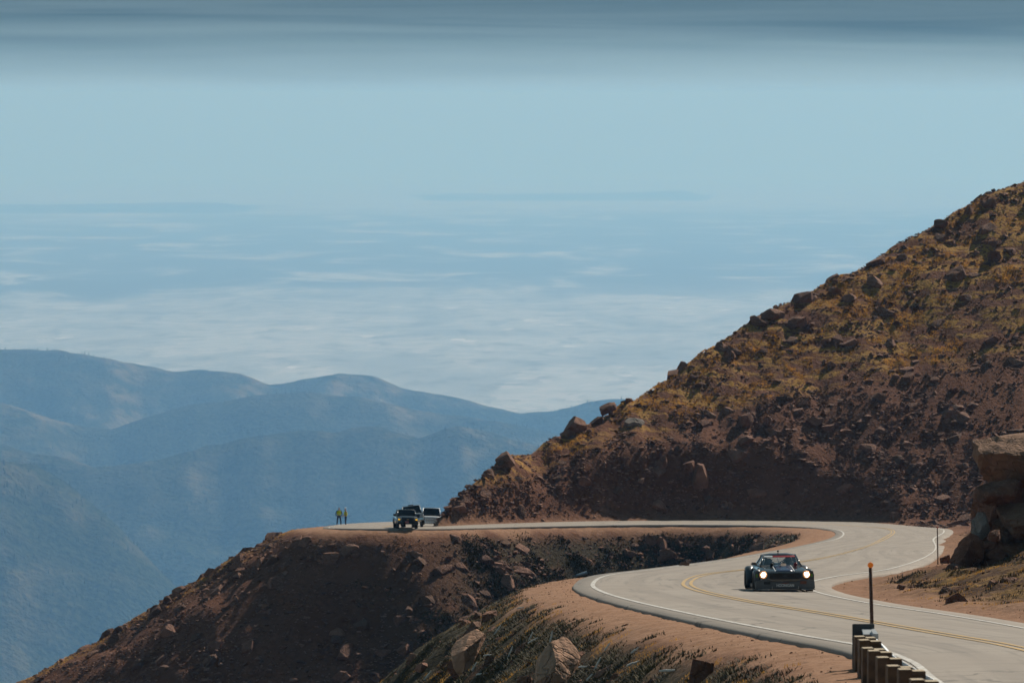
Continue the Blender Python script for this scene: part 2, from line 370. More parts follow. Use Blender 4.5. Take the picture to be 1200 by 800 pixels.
def mesa(name, px0, px1, py, D, hgt, label, seed):
    x0 = (px0 - 600) / F * D; x1 = (px1 - 600) / F * D
    base = -HP - D * D / (2 * RE)
    xs = np.linspace(x0, x1, 120); ys = np.linspace(D, D + 7000, 14)
    X, Y = np.meshgrid(xs, ys, indexing='ij')
    tx = (X - x0) / (x1 - x0); ty = (Y - D) / 7000
    env = smooth(0, 0.13, tx) * smooth(1, 0.87, tx) * smooth(0, 0.35, ty) * smooth(1, 0.6, ty)
    Z = base - 60 + (hgt + 60) * env * (0.75 + 0.7 * fbm(X / 3200, Y / 4200, seed, 5))
    n = len(ys); i, j = np.meshgrid(np.arange(len(xs) - 1), np.arange(n - 1), indexing='ij')
    fc = np.stack([i * n + j, (i + 1) * n + j, (i + 1) * n + j + 1, i * n + j + 1], -1).reshape(-1, 4)
    me = np_mesh(name, np.stack([X, Y, Z], -1).reshape(-1, 3), fc, M_range); fattr(me, 'open', np.full(X.size, 0.7))
    tag(link(bpy.data.objects.new(name, me)), label, 'mesa', kind='structure')
mesa('mesa', -260, 300, 248, 52000, 38, 'long low blue mesa on the plain at the left edge', 3)
mesa('mesa', 470, 860, 238, 62000, 60, 'low flat blue hills on the plain just below the horizon', 5)

CRESTS = [
    (14000, 0.40, [(-600, 415), (-300, 402), (-100, 403), (0, 409), (65, 409), (130, 420), (200, 435), (240, 432), (285, 437), (312, 448), (345, 445), (400, 436), (440, 441), (470, 455), (520, 462), (570, 474), (610, 483), (650, 481), (690, 470), (720, 466), (780, 470), (900, 486), (1300, 520), (2200, 560)]),
    (12000, 0.42, [(-600, 470), (-300, 462), (0, 470), (70, 492), (130, 503), (175, 487), (225, 474), (300, 462), (350, 458), (420, 464), (480, 478), (540, 488), (600, 496), (660, 510), (760, 530), (1300, 640), (2200, 700)]),
    (9900, 0.45, [(-600, 500), (-300, 496), (0, 520), (60, 533), (110, 548), (160, 542), (220, 527), (270, 512), (330, 506), (400, 503), (440, 498), (490, 510), (540, 497), (590, 506), (650, 528), (760, 560), (1300, 700), (2200, 760)]),
    (8000, 0.48, [(-600, 470), (-300, 500), (-120, 518), (0, 536), (40, 542), (80, 566), (120, 600), (160, 640), (200, 684), (240, 728), (300, 790), (400, 880), (700, 1000), (2200, 1100)]),
]
def build_ranges():
    nu, nv = 390, 400
    u = np.linspace(-0.26, 0.26, nu); Yv = np.geomspace(3800, 18500, nv)
    U, Y = np.meshgrid(u, Yv, indexing='ij'); X = U * Y; PX = 600 + F * U
    Zt = np.full(U.shape, -HP - 300); dep = np.zeros(U.shape)
    wob = fbm(X / 1500, Y / 1500, 91, 4); wob2 = fbm(X / 1300, Y / 1300, 95, 4)
    for ci, (D, m, pts) in enumerate(CRESTS):
        px = np.array([p[0] for p in pts], float); py = np.array([p[1] for p in pts], float)
        yy = np.interp(PX, px, py) + (1.6 if ci < 2 else 3.0) * fbm(PX / 26.0, PX * 0 + ci, 200 + ci, 4)
        Yc = D + 140 * fbm(PX / 160.0, PX * 0 + 3.3, 60 + ci, 3)
        zc_ = ZC + (-(yy - EYE) / F * 1.003) * Yc
        dy = Yc - Y
        spur = ridged((X + 0.95 * Y * (1 if ci != 3 else 0.5)) / 1900 + 0.7 * wob, Y / 2600 + ci * 7.7 + 0.4 * wob2, 300 + ci * 9, 5)
        w = np.clip(np.abs(dy) / 900, 0, 1)
        z = zc_ - m * np.sqrt(dy * dy + 60.0 ** 2) + m * 60 + (spur - 0.62) * 520 * w
        take = z > Zt; dep = np.where(take, w, dep); Zt = np.maximum(Zt, z)
    Zt = Zt + 34 * (ridged(X / 330 + 0.3 * wob, Y / 420, 77, 5) - 0.6) * np.clip(dep * 2 + 0.25, 0, 1)
    # slopes turned right: open grass plus sunlight put into the colour; others wooded
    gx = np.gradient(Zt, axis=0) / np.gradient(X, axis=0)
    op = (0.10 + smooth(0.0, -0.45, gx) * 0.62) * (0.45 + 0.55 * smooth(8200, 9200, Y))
    i, j = np.meshgrid(np.arange(nu - 1), np.arange(nv - 1), indexing='ij')
    fc = np.stack([i * nv + j, (i + 1) * nv + j, (i + 1) * nv + j + 1, i * nv + j + 1], -1).reshape(-1, 4)
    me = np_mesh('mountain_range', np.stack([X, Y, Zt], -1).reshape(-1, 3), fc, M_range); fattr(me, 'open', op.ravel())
    tag(link(bpy.data.objects.new('mountain_range', me)), 'blue forested mountain ridges one behind the other below the road', 'mountains', kind='structure')
    # conifers standing along crests and faces
    N = 60000
    ui = rng.uniform(0, nu - 1.01, N); vi = rng.uniform(0, nv - 1.01, N)
    i0 = ui.astype(int); j0 = vi.astype(int); fu = ui - i0; fv = vi - j0
    def bl(A): return A[i0, j0] * (1 - fu) * (1 - fv) + A[i0 + 1, j0] * fu * (1 - fv) + A[i0, j0 + 1] * (1 - fu) * fv + A[i0 + 1, j0 + 1] * fu * fv
    p = np.stack([bl(X), bl(Y), bl(Zt)], -1); o_ = bl(op)
    keep = (rng.uniform(0, 1, N) > o_ * 0.9) & (vnoise(p[:, 0] / 300, p[:, 1] / 300, 5) > 0.35)
    sx, sy, dd = proj(p); keep &= (sx > -120) & (sx < 900) & (sy < 830)
    p = p[keep]; n = len(p); h = rng.uniform(6, 12, n); r = h * rng.uniform(0.2, 0.3, n)
    ang = np.arange(5) * 2 * math.pi / 5
    ring = np.stack([np.cos(ang)[None, :] * r[:, None] + p[:, 0:1], np.sin(ang)[None, :] * r[:, None] + p[:, 1:2], np.repeat(p[:, 2:3] - 3, 5, 1)], -1)
    tip = np.stack([p[:, 0], p[:, 1], p[:, 2] + h], -1)[:, None, :]
    V = np.concatenate([ring, tip], 1).reshape(-1, 3); b0 = (np.arange(n) * 6)[:, None]
    fs = np.stack([np.stack([b0[:, 0] + k, b0[:, 0] + (k + 1) % 5, b0[:, 0] + 5], -1) for k in range(5)], 1).reshape(-1, 3)
    tag(link(bpy.data.objects.new('forest', np_mesh('forest', V, fs, M_conifer, False))), 'dark conifer forest covering the far blue ridges', 'forest', kind='stuff')
build_ranges()

# ------------------------------------------------------------------ the road: paired edge stations in plan
def hbase(Y):
    return np.interp(Y, [0, 160, 385, 455, 520, 700], [3.07, 3.07, 2.27, 2.13, 2.0, 1.8])
SL = (591.0 - EYE) / F
def zbase(Y): return ZC - hbase(Y) - SL * Y
# (LX, LY, Le, RX, RY, Re, shoulder, valley_slope, cut_gap, cut_slope)
ST = [
    (3.2, -30, 0, 12.6, -30, 0, 7, .55, 1.0, .6),
    (4.8, 20, 0, 13.3, 20, 0, 4, .60, 1.0, .6),
    (5.9, 50, 0, 13.9, 50, 0, 2.4, .70, 1.0, .6),
    (6.25, 62, 0, 14.0, 62, 0, 1.9, 0.82, 1.0, .6),
    (6.55, 72, 0, 14.0, 74, 0, 1.9, 0.84, 1.0, .6),
    (7.0, 81, 0, 13.9, 84, 0, 1.9, 0.84, 1.0, .6),
    (6.85, 89, 0, 13.75, 91, 0, 1.9, 0.84, 1.0, .6),
    (5.9, 98, 0, 13.4, 100, 0, 1.9, 0.86, 0.8, .6),
    (4.5, 113, 0, 12.7, 115, 0, 2.0, 0.88, 3.5, .50),
    (3.2, 130, 0, 11.7, 129, 0, 2.1, 0.88, 5.5, .50),
    (2.4, 146, 0, 11.3, 145, 0, 2.2, 0.88, 6.5, .50),
    (2.35, 160, 0, 12.0, 160, 0, 2.4, .78, 7.0, .60),
    (3.3, 176, 0, 14.0, 173, 0, 1.8, .78, 6.0, .70),
    (5.8, 190, 0, 16.8, 185, 0, 1.2, .76, 4.5, .60),
    (8.6, 205, 0, 18.8, 197, 0, 1.2, .74, 3.5, .60),
    (11.5, 222, 0, 20.9, 212, 0, 1.6, .72, 2.8, .6),
    (15.0, 246, 0, 23.2, 231, 0, 2.2, .70, 2.4, .65),
    (18.4, 270, 0, 25.9, 255, 0, 2.6, .70, 2.2, .75),
    (23.0, 308, 0, 31.5, 308, 0, 3.0, .70, 2.0, .75),
    (26.3, 345, 0, 36.3, 350, 0, 3.2, .70, 2.0, .85),
    (27.8, 375, 0, 39.0, 380, 0, 3.0, .76, 2.0, 1.15),
    (26.6, 393, .08, 38.4, 401, .05, 2.4, .80, 2.0, 1.3),
    (22.0, 401, .18, 33.5, 412, .40, 1.6, .80, 1.5, 1.35),
    (12.0, 400, .22, 22.0, 413, .54, 1.0, .84, 1.2, 1.4),
    (1.0, 392, .10, 8.0, 408, .52, 1.0, .84, 1.0, 1.5),
    (-6.0, 384, .0, -2.6, 399, .28, 1.2, .68, .6, 1.7),
    (-12.0, 381.5, 0, -7.25, 395.6, .05, 2.0, .60, .25, 2.6),
    (-16.4, 386, 0, -7.1, 399, 0, 3.0, .56, .25, 2.6),
    (-17.6, 396, 0, -5.9, 406, 0, 3.2, .54, .5, 1.8),
    (-18.0, 420, 0, -4.6, 424, 0, 2.0, .54, .6, 1.3),
    (-17.5, 450, 0, -2.0, 446, 0, 1.6, .54, .8, 1.1),
    (-14.5, 480, 0, 2.8, 472, 0, 1.6, .54, 1.0, 1.0),
    (-8.0, 512, 0, 10.0, 500, 0, 2.0, .54, 1.0, 1.0),
    (4.0, 545, 0, 20.0, 528, 0, 2.0, .54, 1.0, 1.0),
]
def catmull(A, sub):
    A = np.asarray(A, float); out = []
    for i in range(len(A) - 1):
        p0 = A[max(i - 1, 0)]; p1 = A[i]; p2 = A[i + 1]; p3 = A[min(i + 2, len(A) - 1)]
        for k in range(sub):
            t = k / sub
            out.append(0.5 * ((2 * p1) + (-p0 + p2) * t + (2 * p0 - 5 * p1 + 4 * p2 - p3) * t * t + (-p0 + 3 * p1 - 3 * p2 + p3) * t ** 3))
    out.append(A[-1]); return np.array(out)
RS = catmull(ST, 14)
EL = np.stack([RS[:, 0], RS[:, 1], zbase(RS[:, 1]) + RS[:, 2]], -1)
ER = np.stack([RS[:, 3], RS[:, 4], zbase(RS[:, 4]) + RS[:, 5]], -1)
EC = (EL + ER) / 2
WSH, MSL, GAP, CUT = RS[:, 6], RS[:, 7], RS[:, 8], RS[:, 9]
TAN = np.gradient(EC[:, :2], axis=0); TAN /= np.linalg.norm(TAN, axis=1)[:, None]
RIGHT = np.stack([TAN[:, 1], -TAN[:, 0]], -1)

# natural hill above the far road: ridge line
RIDGE = [(503, 610, 396.5), (510, 592, 397.5), (521, 570, 399), (540, 556, 401), (563, 545, 405), (590, 538, 409), (640, 517, 417), (690, 492, 421), (745, 466, 426), (800, 433, 432), (850, 402, 438), (900, 372, 443), (950, 347, 448), (1000, 320, 452), (1050, 291, 457), (1100, 264, 461), (1150, 238, 465), (1200, 212, 469), (1300, 160, 478), (1500, 60, 494), (1900, -80, 520)]
RG = np.array([at(*r) for r in RIDGE])
def hill_nat(X, Y):
    # ridge as a function of X (its ends fall away)
    zr = np.interp(X, RG[:, 0], RG[:, 2]); yr = np.interp(X, RG[:, 0], RG[:, 1])
    zr = zr - 2.5 * np.clip(RG[0, 0] - X, 0, None)
    d = Y - yr
    z = zr - 0.53 * (np.sqrt(d * d + 1.0) - 1.0)
    return z + 0.8 * fbm(X / 11.0, Y / 11.0, 401, 4) * np.clip((X - RG[1, 0]) / 12, 0, 1)

X0, X1, Y0, Y1, DX = -150.0, 135.0, -30.0, 600.0, 0.5
gxs = np.arange(X0, X1 + DX / 2, DX); gys = np.arange(Y0, Y1 + DX / 2, DX)
GX, GY = np.meshgrid(gxs, gys, indexing='ij')
def build_raster():
    P = np.stack([GX.ravel(), GY.ravel()], -1).astype(np.float32); N = len(P)
    Z = np.zeros(N, np.float32); DL = np.zeros(N, np.float32); DR = np.zeros(N, np.float32); SIDE = np.zeros(N, np.int8); IDX = np.zeros(N, np.int32)
    C = EC[:, :2].astype(np.float32); Rv = RIGHT.astype(np.float32)
    L2 = EL.astype(np.float32); R2 = ER.astype(np.float32)
    wsh, msl, gap, cut = (a.astype(np.float32)[None] for a in (WSH, MSL, GAP, CUT))
    hwl = np.linalg.norm(EL[:, :2] - EC[:, :2], axis=1); hwr = np.linalg.norm(ER[:, :2] - EC[:, :2], axis=1)
    for s in range(0, N, 40000):
        q = P[s:s + 40000]
        dl = np.sqrt((q[:, 0:1] - L2[None, :, 0]) ** 2 + (q[:, 1:2] - L2[None, :, 1]) ** 2)
        dr = np.sqrt((q[:, 0:1] - R2[None, :, 0]) ** 2 + (q[:, 1:2] - R2[None, :, 1]) ** 2)
        il = dl.argmin(1); ir = dr.argmin(1); a = np.arange(len(q))
        # which side of the left / right edge line
        tl = q - L2[il, :2]; sl = tl[:, 0] * Rv[il, 0] + tl[:, 1] * Rv[il, 1]
        tr = q - R2[ir, :2]; sr = tr[:, 0] * Rv[ir, 0] + tr[:, 1] * Rv[ir, 1]
        dlm = dl[a, il]; drm = dr[a, ir]
        left = np.where(dlm < drm, sl < 0, False); right = np.where(dlm < drm, False, sr > 0)
        ex = dl - wsh
        face = np.clip((L2[None, :, 1] - q[:, 1:2]) / np.maximum(dl, 0.3), 0, 1) ** 2 * (L2[None, :, 1] > 340)
        drop = 0.05 * dl + (msl + 0.28 * face) * 0.5 * (ex + np.sqrt(ex * ex + 0.5))
        zv = (L2[None, :, 2] - 0.02 - drop).max(1)
        ex = dr - gap
        rise = 0.06 * np.minimum(dr, gap) + 0.10 * np.clip(np.minimum(dr, gap) - 1.5, 0, None) + cut * 0.5 * (ex + np.sqrt(ex * ex + 0.12)) - cut * 0.5 * (np.sqrt(gap * gap + 0.12) - gap)
        zh = (R2[None, :, 2] - 0.05 + rise).min(1)
        tt = dlm / np.maximum(dlm + drm, 1e-3); zin = L2[il, 2] * (1 - tt) + R2[ir, 2] * tt - 0.10
        Z[s:s + 40000] = np.where(left, zv, np.where(right, zh, zin))
        DL[s:s + 40000] = np.where(left, dlm, 0); DR[s:s + 40000] = np.where(right, drm, 0)
        SIDE[s:s + 40000] = np.where(left, -1, np.where(right, 1, 0)); IDX[s:s + 40000] = np.where(left, il, ir)
    sh = GX.shape
    return Z.reshape(sh).astype(float), DL.reshape(sh), DR.reshape(sh), SIDE.reshape(sh), IDX.reshape(sh)
GZ, GDL, GDR, GSIDE, GIDX = build_raster()
farhill = smooth(150, 395, GY)
nat = hill_nat(GX, GY)
isR = GSIDE == 1; isL = GSIDE == -1
zroadR = ER[GIDX, 2]
capped = np.minimum(GZ, np.maximum(nat, zroadR - 0.1))
# soft cap everywhere on the uphill side: natural slope above the cut
nearcap = zroadR + np.where(GX > 45, 0.55, 0.42) * GDR + 3.5 + 1.2 * fbm(GX / 14, GY / 14, 55, 3)
wfar = smooth(330, 385, GY)
GZ = np.where(isR, np.where(GY > 300, capped * wfar + np.minimum(GZ, nearcap) * (1 - wfar), np.minimum(GZ, nearcap)), GZ)
GZ = np.minimum(GZ, 55.0)
# roughness, growing with distance from the road
rl = smooth(0.6, 4.0, GDL - WSH[GIDX] * 0.9) * isL; rr = smooth(0.2, 2.5, GDR - GAP[GIDX]) * isR
amp = rl * np.where(GY < 185, 1.5, 1.0) + rr * 0.9
GZ = GZ + amp * (np.where(isR, 0.45, 1.0) * fbm(GX / 7, GY / 7, 11, 4) + 0.55 * (ridged(GX / 2.6, GY / 2.6, 19, 4) - 0.6))
sh_amp = (isL * smooth(0.1, 1.5, GDL) + isR * smooth(0.1, 1.5, GDR))
GZ = GZ + sh_amp * 0.06 * fbm(GX / 2.0, GY / 2.0, 23, 3)
# gullies down the cut face
cutm = isR * smooth(0.5, 3, GDR) * smooth(30, 12, GDR)
GZ = GZ + cutm * 1.1 * (ridged((GX + 0.25 * GY) / 3.4, GY / 9.0, 29, 4) - 0.6)
# photographer's bank just behind the frame's lower edge
rc = np.sqrt(GX ** 2 + (GY + 4) ** 2); GZ = np.maximum(GZ, np.where(isL, 1.35 - 0.02 * rc - 0.6 * np.clip(rc - 5, 0, None), -1e9))

def samp(A, X, Y):
    fx = np.clip((np.asarray(X, float) - X0) / DX, 0, len(gxs) - 1.001); fy = np.clip((np.asarray(Y, float) - Y0) / DX, 0, len(gys) - 1.001)
    i = fx.astype(int); j = fy.astype(int); u = fx - i; v = fy - j
    return A[i, j] * (1 - u) * (1 - v) + A[i + 1, j] * u * (1 - v) + A[i, j + 1] * (1 - u) * v + A[i + 1, j + 1] * u * v
GDIRT = np.where(isL, smooth(0.5, -0.6, GDL - WSH[GIDX] - 0.9 * fbm(GX / 3, GY / 3, 71, 3)), np.where(isR, smooth(1.0, 0.0, GDR - np.minimum(GAP[GIDX], 2.6) * 0.9 - 1.2 * fbm(GX / 3, GY / 3, 72, 3)) * np.where(GY < 330, 0.75, 0.35), 1.0))
nat_above = smooth(-0.4, 1.2, (GZ - nat) * 0 + (GZ - (zroadR + 0.0)) - np.interp(GX, [-10, 5, 20, 40, 60], [2.6, 5.0, 9.0, 13.0, 14.5]) - 2.2 * fbm(GX / 9, GY / 9, 81, 3))
GGRASS = np.where(isR & (GY > 330), nat_above * smooth(115, 70, GX) , np.where(isR, smooth(1.0, 3.0, GDR) * np.where(GY < 165, 0.95, 0.3), 0.0))
leftrim = isL * smooth(-12, -20, GX) * smooth(385, 392, GY)
GGRASS = np.maximum(GGRASS, 0.9 * leftrim * smooth(2, 5, GDL))
near = GY < 185
GSHRUB_SHADE = np.where(isL, np.where(near, 1.0 * smooth(-0.5, 0.7, GDL - WSH[GIDX]), smooth(-16, 2, GX + 6 * fbm(GX / 9, GY / 9, 83, 3)) * 0.95 * smooth(0.2, 1.5, GDL - WSH[GIDX])), np.where(isR & (GY < 170), 0.55 * smooth(1.2, 3, GDR), 0.0))  # where plants grow and the ground is painted darker for shade

def ground_z(X, Y): return samp(GZ, X, Y)
def road_z(X, Y):
    d = (EC[:, 0] - X) ** 2 + (EC[:, 1] - Y) ** 2; i = int(d.argmin())
    a = EL[i]; b = ER[i]; w = b[:2] - a[:2]; t = np.clip(np.dot(np.array([X, Y]) - a[:2], w) / np.dot(w, w), 0, 1)
    return float(a[2] + (b[2] - a[2]) * t)
def hit(px, py, ymin=40.0, ymax=590.0):
    d = ray(px, py); Ys = np.arange(ymin, ymax, 0.2); xs = d[0] * Ys; zs = ZC + d[2] * Ys
    g = ground_z(xs, Ys); k = np.nonzero(zs < g)[0]
    if len(k) == 0: return None
    k = k[0]; return np.array([xs[k], Ys[k], g[k]])

def build_ground():
    nu, nv = 440, 980; AP = 60.0
    u = np.linspace(-0.26, 0.24, nu); yv = np.geomspace(42, 640, nv)
    U, Q = np.meshgrid(u, yv, indexing='ij'); X = U * Q; Y = Q - AP
    Z = ground_z(X, Y)
    rough = samp(amp, X, Y)
    Z = Z + samp(sh_amp, X, Y) * 0.05 * fbm(X / 0.45, Y / 0.45, 133, 3) + rough * (0.22 * fbm(X / 0.9, Y / 0.9, 131, 3) + (0.25 + 0.35 * samp(cutm * 1.0, X, Y)) * (ridged(X / 1.5, Y / 1.5, 137, 4) - 0.6))
    i, j = np.meshgrid(np.arange(nu - 1), np.arange(nv - 1), indexing='ij')
    fc = np.stack([i * nv + j, (i + 1) * nv + j, (i + 1) * nv + j + 1, i * nv + j + 1], -1).reshape(-1, 4)
    me = np_mesh('mountainside', np.stack([X, Y, Z], -1).reshape(-1, 3), fc, M_ground)
    fattr(me, 'dirt', samp(GDIRT, X, Y).ravel()); fattr(me, 'grass', samp(GGRASS, X, Y).ravel()); fattr(me, 'shrub_shade', samp(GSHRUB_SHADE, X, Y).ravel())
    tag(link(bpy.data.objects.new('mountainside', me)), 'steep reddish mountainside with scree, grass and dirt shoulders round the road', 'mountainside', kind='structure')
build_ground()

def build_road():
    n = len(RS); NL = 13
    ts = np.linspace(0, 1, NL)
    V = []; U = []
    s = np.concatenate([[0], np.cumsum(np.linalg.norm(np.diff(EC[:, :2], axis=0), axis=1))])
    for i in range(n):
        a, b = EL[i], ER[i]; w = np.linalg.norm(b[:2] - a[:2])
        out = (a - b) / np.linalg.norm(a - b)
        rows = [a + out * 0.10 + np.array([0, 0, -0.5]), a + out * 0.06 + np.array([0, 0, -0.05])]
        us = [-0.2, -0.1]
        for t in ts:
            rows.append(a + (b - a) * t + np.array([0, 0, 0.02 + 0.05 * 4 * t * (1 - t)])); us.append(w * t)
        rows += [b - out * 0.06 + np.array([0, 0, -0.05]), b - out * 0.10 + np.array([0, 0, -0.5])]; us += [w + .1, w + .2]
        V += rows; U += [(x, s[i]) for x in us]
    k = NL + 4
    i, j = np.meshgrid(np.arange(n - 1), np.arange(k - 1), indexing='ij')
    fc = np.stack([i * k + j, i * k + j + 1, (i + 1) * k + j + 1, (i + 1) * k + j], -1).reshape(-1, 4)
    me = np_mesh('road', np.array(V), fc, M_asphalt)
    uvl = me.uv_layers.new(name='road'); uvl.data.foreach_set('uv', np.array(U, dtype=np.float32)[fc.ravel()].ravel())
    road = tag(link(bpy.data.objects.new('road', me)), 'grey two-lane asphalt mountain road snaking through hairpin bends', 'road', kind='structure')
    W = np.linalg.norm(ER[:, :2] - EL[:, :2], axis=1)
    cf = np.interp(EC[:, 1], [0, 90, 120, 150, 180, 230, 600], [.5, .52, .5, .45, .42, .48, .5])
    def strip(name, off0, off1, mat, i0=0, i1=n):
        vs = []
        for i in range(i0, i1):
            for o in (off0[i], off1[i]):
                t = o / W[i]; p = EL[i] + (ER[i] - EL[i]) * t; vs.append((p[0], p[1], p[2] + 0.02 + 0.05 * 4 * t * (1 - t) + 0.012))
        m = i1 - i0; fs = [(2 * q, 2 * q + 1, 2 * q + 3, 2 * q + 2) for q in range(m - 1)]
        o = link(bpy.data.objects.new(name, np_mesh(name, np.array(vs), np.array(fs), mat))); o.parent = road
    one = np.ones(n)
    strip('edge_line', one * 0.62, one * 0.78, M_white_line)
    strip('edge_line', W - 0.95, W - 0.80, M_white_line)
    strip('centre_line', W * cf - 0.21, W * cf - 0.08, M_yellow_line)
    strip('centre_line', W * cf + 0.08, W * cf + 0.21, M_yellow_line)
    return road
build_road()
#REST-BEGIN
# ------------------------------------------------------------------ rocks
def ico(sub):
    bm = bmesh.new(); bmesh.ops.create_icosphere(bm, subdivisions=sub, radius=1.0)
    bm.verts.ensure_lookup_table()
    v = np.array([x.co[:] for x in bm.verts]); f = np.array([[a.index for a in q.verts] for q in bm.faces]); bm.free(); return v, f
ICO = {k: ico(k) for k in (2, 3, 4)}
def rock_verts(sub, seed, planes=6, lo=0.42, hi=0.86, rough=0.03, dims=(1, 1, 1), joint=0.35):
    r = np.random.default_rng(seed); v, f = ICO[sub]; v = v.copy() * 1.5
    B = np.linalg.qr(r.normal(size=(3, 3)) * joint + np.eye(3))[0]
    pl = []
    for a in range(3):
        for sg in (-1, 1): pl.append((sg * B[:, a], r.uniform(0.68, 1.1)))
    for k in range(planes):
        nrm = r.normal(size=3); pl.append((nrm / np.linalg.norm(nrm), r.uniform(lo + 0.2, hi)))
    for it in range(2):
        for nrm, h in pl:
            nr = nrm / np.linalg.norm(nrm); d = v @ nr; v = v - np.clip(d - h, 0, None)[:, None] * nr[None]
    nz = fbm(v[:, 0] * 3 + v[:, 2] * 1.7, v[:, 1] * 3 - v[:, 2] * 2.1, seed + 5, 4)
    v = v * (1 + rough * 2 * nz)[:, None]
    return v * np.array(dims)[None], f
def rock_mesh(name, sub, seed, mat, tone=0.0, **k):
    v, f = rock_verts(sub, seed, **k); me = np_mesh(name, v, f, mat, False); fattr(me, 'tone', np.full(len(v), tone)); return me
def slope_normal(x, y, e=1.0):
    gx = (ground_z(x + e, y) - ground_z(x - e, y)) / (2 * e); gy = (ground_z(x, y + e) - ground_z(x, y - e)) / (2 * e)
    return Vector((-float(gx), -float(gy), 1)).normalized()

def hero(px, py, wpx, hpx, seed, label, mat=None, tilt=(0, 0, 0), sub=4, depth=0.85, group=None, tone=0.4, planes=9, name='boulder', D=None, lift=0.0, lo=0.5, rough=0.03, joint=0.35):
    """a boulder seen at this place of the photo, stood on the ground there, its size from its distance"""
    if D is None:
        p = hit(px, py + hpx * 0.35)
        if p is None:
            p = hit(px + 4, py + hpx * 0.5 + 6)
        if p is None: return None
        D = p[1]
    c = at(px, py, D + 0.1); s = F / D
    w, h = wpx / s / 2, hpx / s / 2
    if wpx < 30 and sub == 4: sub = 3
    me = rock_mesh(name, sub, seed, mat or M_rock, tone, planes=planes, lo=lo, rough=rough, joint=joint)
    v = np.array([q.co[:] for q in me.vertices]); ext = np.abs(v).max(0)
    o = link(bpy.data.objects.new(name, me)); o.location = (c[0], c[1] + w * depth * 0.3, c[2] + lift - h * (0.35 if 30 < seed < 46 else 0.12))
    sc_ = (w / ext[0], w * depth / ext[1], h / ext[2]); o.scale = sc_
    o.rotation_euler = tilt
    tag(o, label, 'boulder', group); return o

hero(548, 758, 34, 72, 21, 'big pale slab of granite leaning down the slope below the hairpin', mat=M_rock_pale, tilt=(-0.7, 0.62, 0), depth=1.0, lo=0.42)
hero(536, 784, 30, 34, 22, 'wedge of granite at the foot of the leaning slab', tilt=(0, 0.6, 0.3), lo=0.45)
hero(574, 722, 20, 16, 23, 'small blocky rock perched at the dirt edge above the leaning slab', lo=0.45)
hero(656, 776, 62, 88, 24, 'large broad granite boulder at bottom centre below the dirt shoulder', mat=M_rock_pale, tilt=(-0.65, 0.5, 0.1), depth=0.8, lo=0.45)
hero(616, 799, 26, 24, 25, 'low rock beside the broad boulder at the bottom edge', tilt=(0, 0.3, 0.5))
hero(820, 788, 34, 34, 26, 'squarish reddish boulder at the bottom edge below the guardrail', tilt=(0, 0.25, 0.4), lo=0.45)
hero(497, 782, 26, 16, 27, 'narrow slab low on the slope left of the leaning slab', tilt=(0, 0.5, 0.2))
hero(590, 537, 32, 21, 31, 'pink boulder standing alone on the grassy skyline near the cliff tip', tilt=(0, -0.25, 0.4), lo=0.4)
hero(676, 497, 32, 24, 32, 'rounded slab jutting from the lower skyline above the far road', tilt=(0, -0.55, 0.1), lo=0.45)
hero(712, 476, 22, 12, 33, 'flat slab on the skyline above the rounded slab', tilt=(0, -0.45, 0.1))
hero(742, 494, 26, 15, 34, 'grey slanting slab in the grass below the skyline', mat=M_rock_grey, tilt=(0, -0.5, 0.3))
hero(905, 366, 34, 26, 35, 'dark blocky boulder cresting the middle of the skyline', tilt=(0, -0.3, 0.2), lo=0.45)
hero(936, 375, 22, 22, 36, 'upright square block just below the middle skyline', tilt=(0, -0.1, 0.5), lo=0.42)
hero(940, 348, 30, 20, 37, 'lumpy boulder on the skyline right of the square block', tilt=(0, -0.4, 0.1), lo=0.45)
hero(1028, 305, 26, 14, 38, 'long low rock on the upper skyline', tilt=(0, -0.45, 0.1))
hero(1104, 261, 20, 16, 39, 'rounded knob of rock on the upper skyline', lo=0.5)
hero(1136, 246, 12, 18, 40, 'pointed spike of rock near the top of the skyline', tilt=(0, 0.3, 0), lo=0.4)
hero(1160, 236, 24, 22, 41, 'square topped rock near the highest point of the skyline', lo=0.42)
hero(1165, 300, 16, 20, 42, 'upright oval rock high on the hillside', tilt=(0, 0.2, 0), lo=0.55)
hero(1120, 322, 34, 18, 43, 'large slanting slab high on the grassy hillside', tilt=(0, -0.5, 0.2))
hero(1155, 268, 28, 14, 45, 'flat slab under the highest rocks of the skyline', tilt=(0, -0.35, 0.2))
hero(762, 632, 16, 16, 44, 'rounded rock near the top of the dark slope above the car', lo=0.5)
hero(738, 650, 18, 12, 46, 'pale flat faced rock on the dark slope left of the car', tilt=(0, 0.3, 0.2))
hero(772, 655, 22, 10, 47, 'slanting slab on the dark slope left of the car', tilt=(0, -0.6, 0.2))
hero(828, 643, 16, 13, 48, 'blocky rock at the end of the dirt wedge behind the car', tilt=(0, -0.2, 0.4), lo=0.42)
hero(803, 662, 18, 10, 49, 'low rock in the dirt edge close to the bend', tilt=(0, -0.1, 0.4))
hero(873, 492, 22, 22, 50, 'square dark block on the scree in the middle of the hillside', lo=0.42)
hero(872, 515, 24, 20, 51, 'pale angular block below the square dark block', tilt=(0, -0.2, 0.4), lo=0.42)
hero(820, 560, 24, 38, 52, 'tall slab standing out of the cut face', tilt=(0, 0.25, 0), lo=0.42)
hero(775, 545, 14, 26, 53, 'upright slab in the cut face left of the tall slab', tilt=(0, 0.2, 0))
hero(1057, 688, 12, 9, 54, 'pinkish rock on the gravel nose inside the bend', lo=0.45)
hero(1108, 655, 14, 14, 55, 'broken red rock at the foot of the outcrop', lo=0.42)

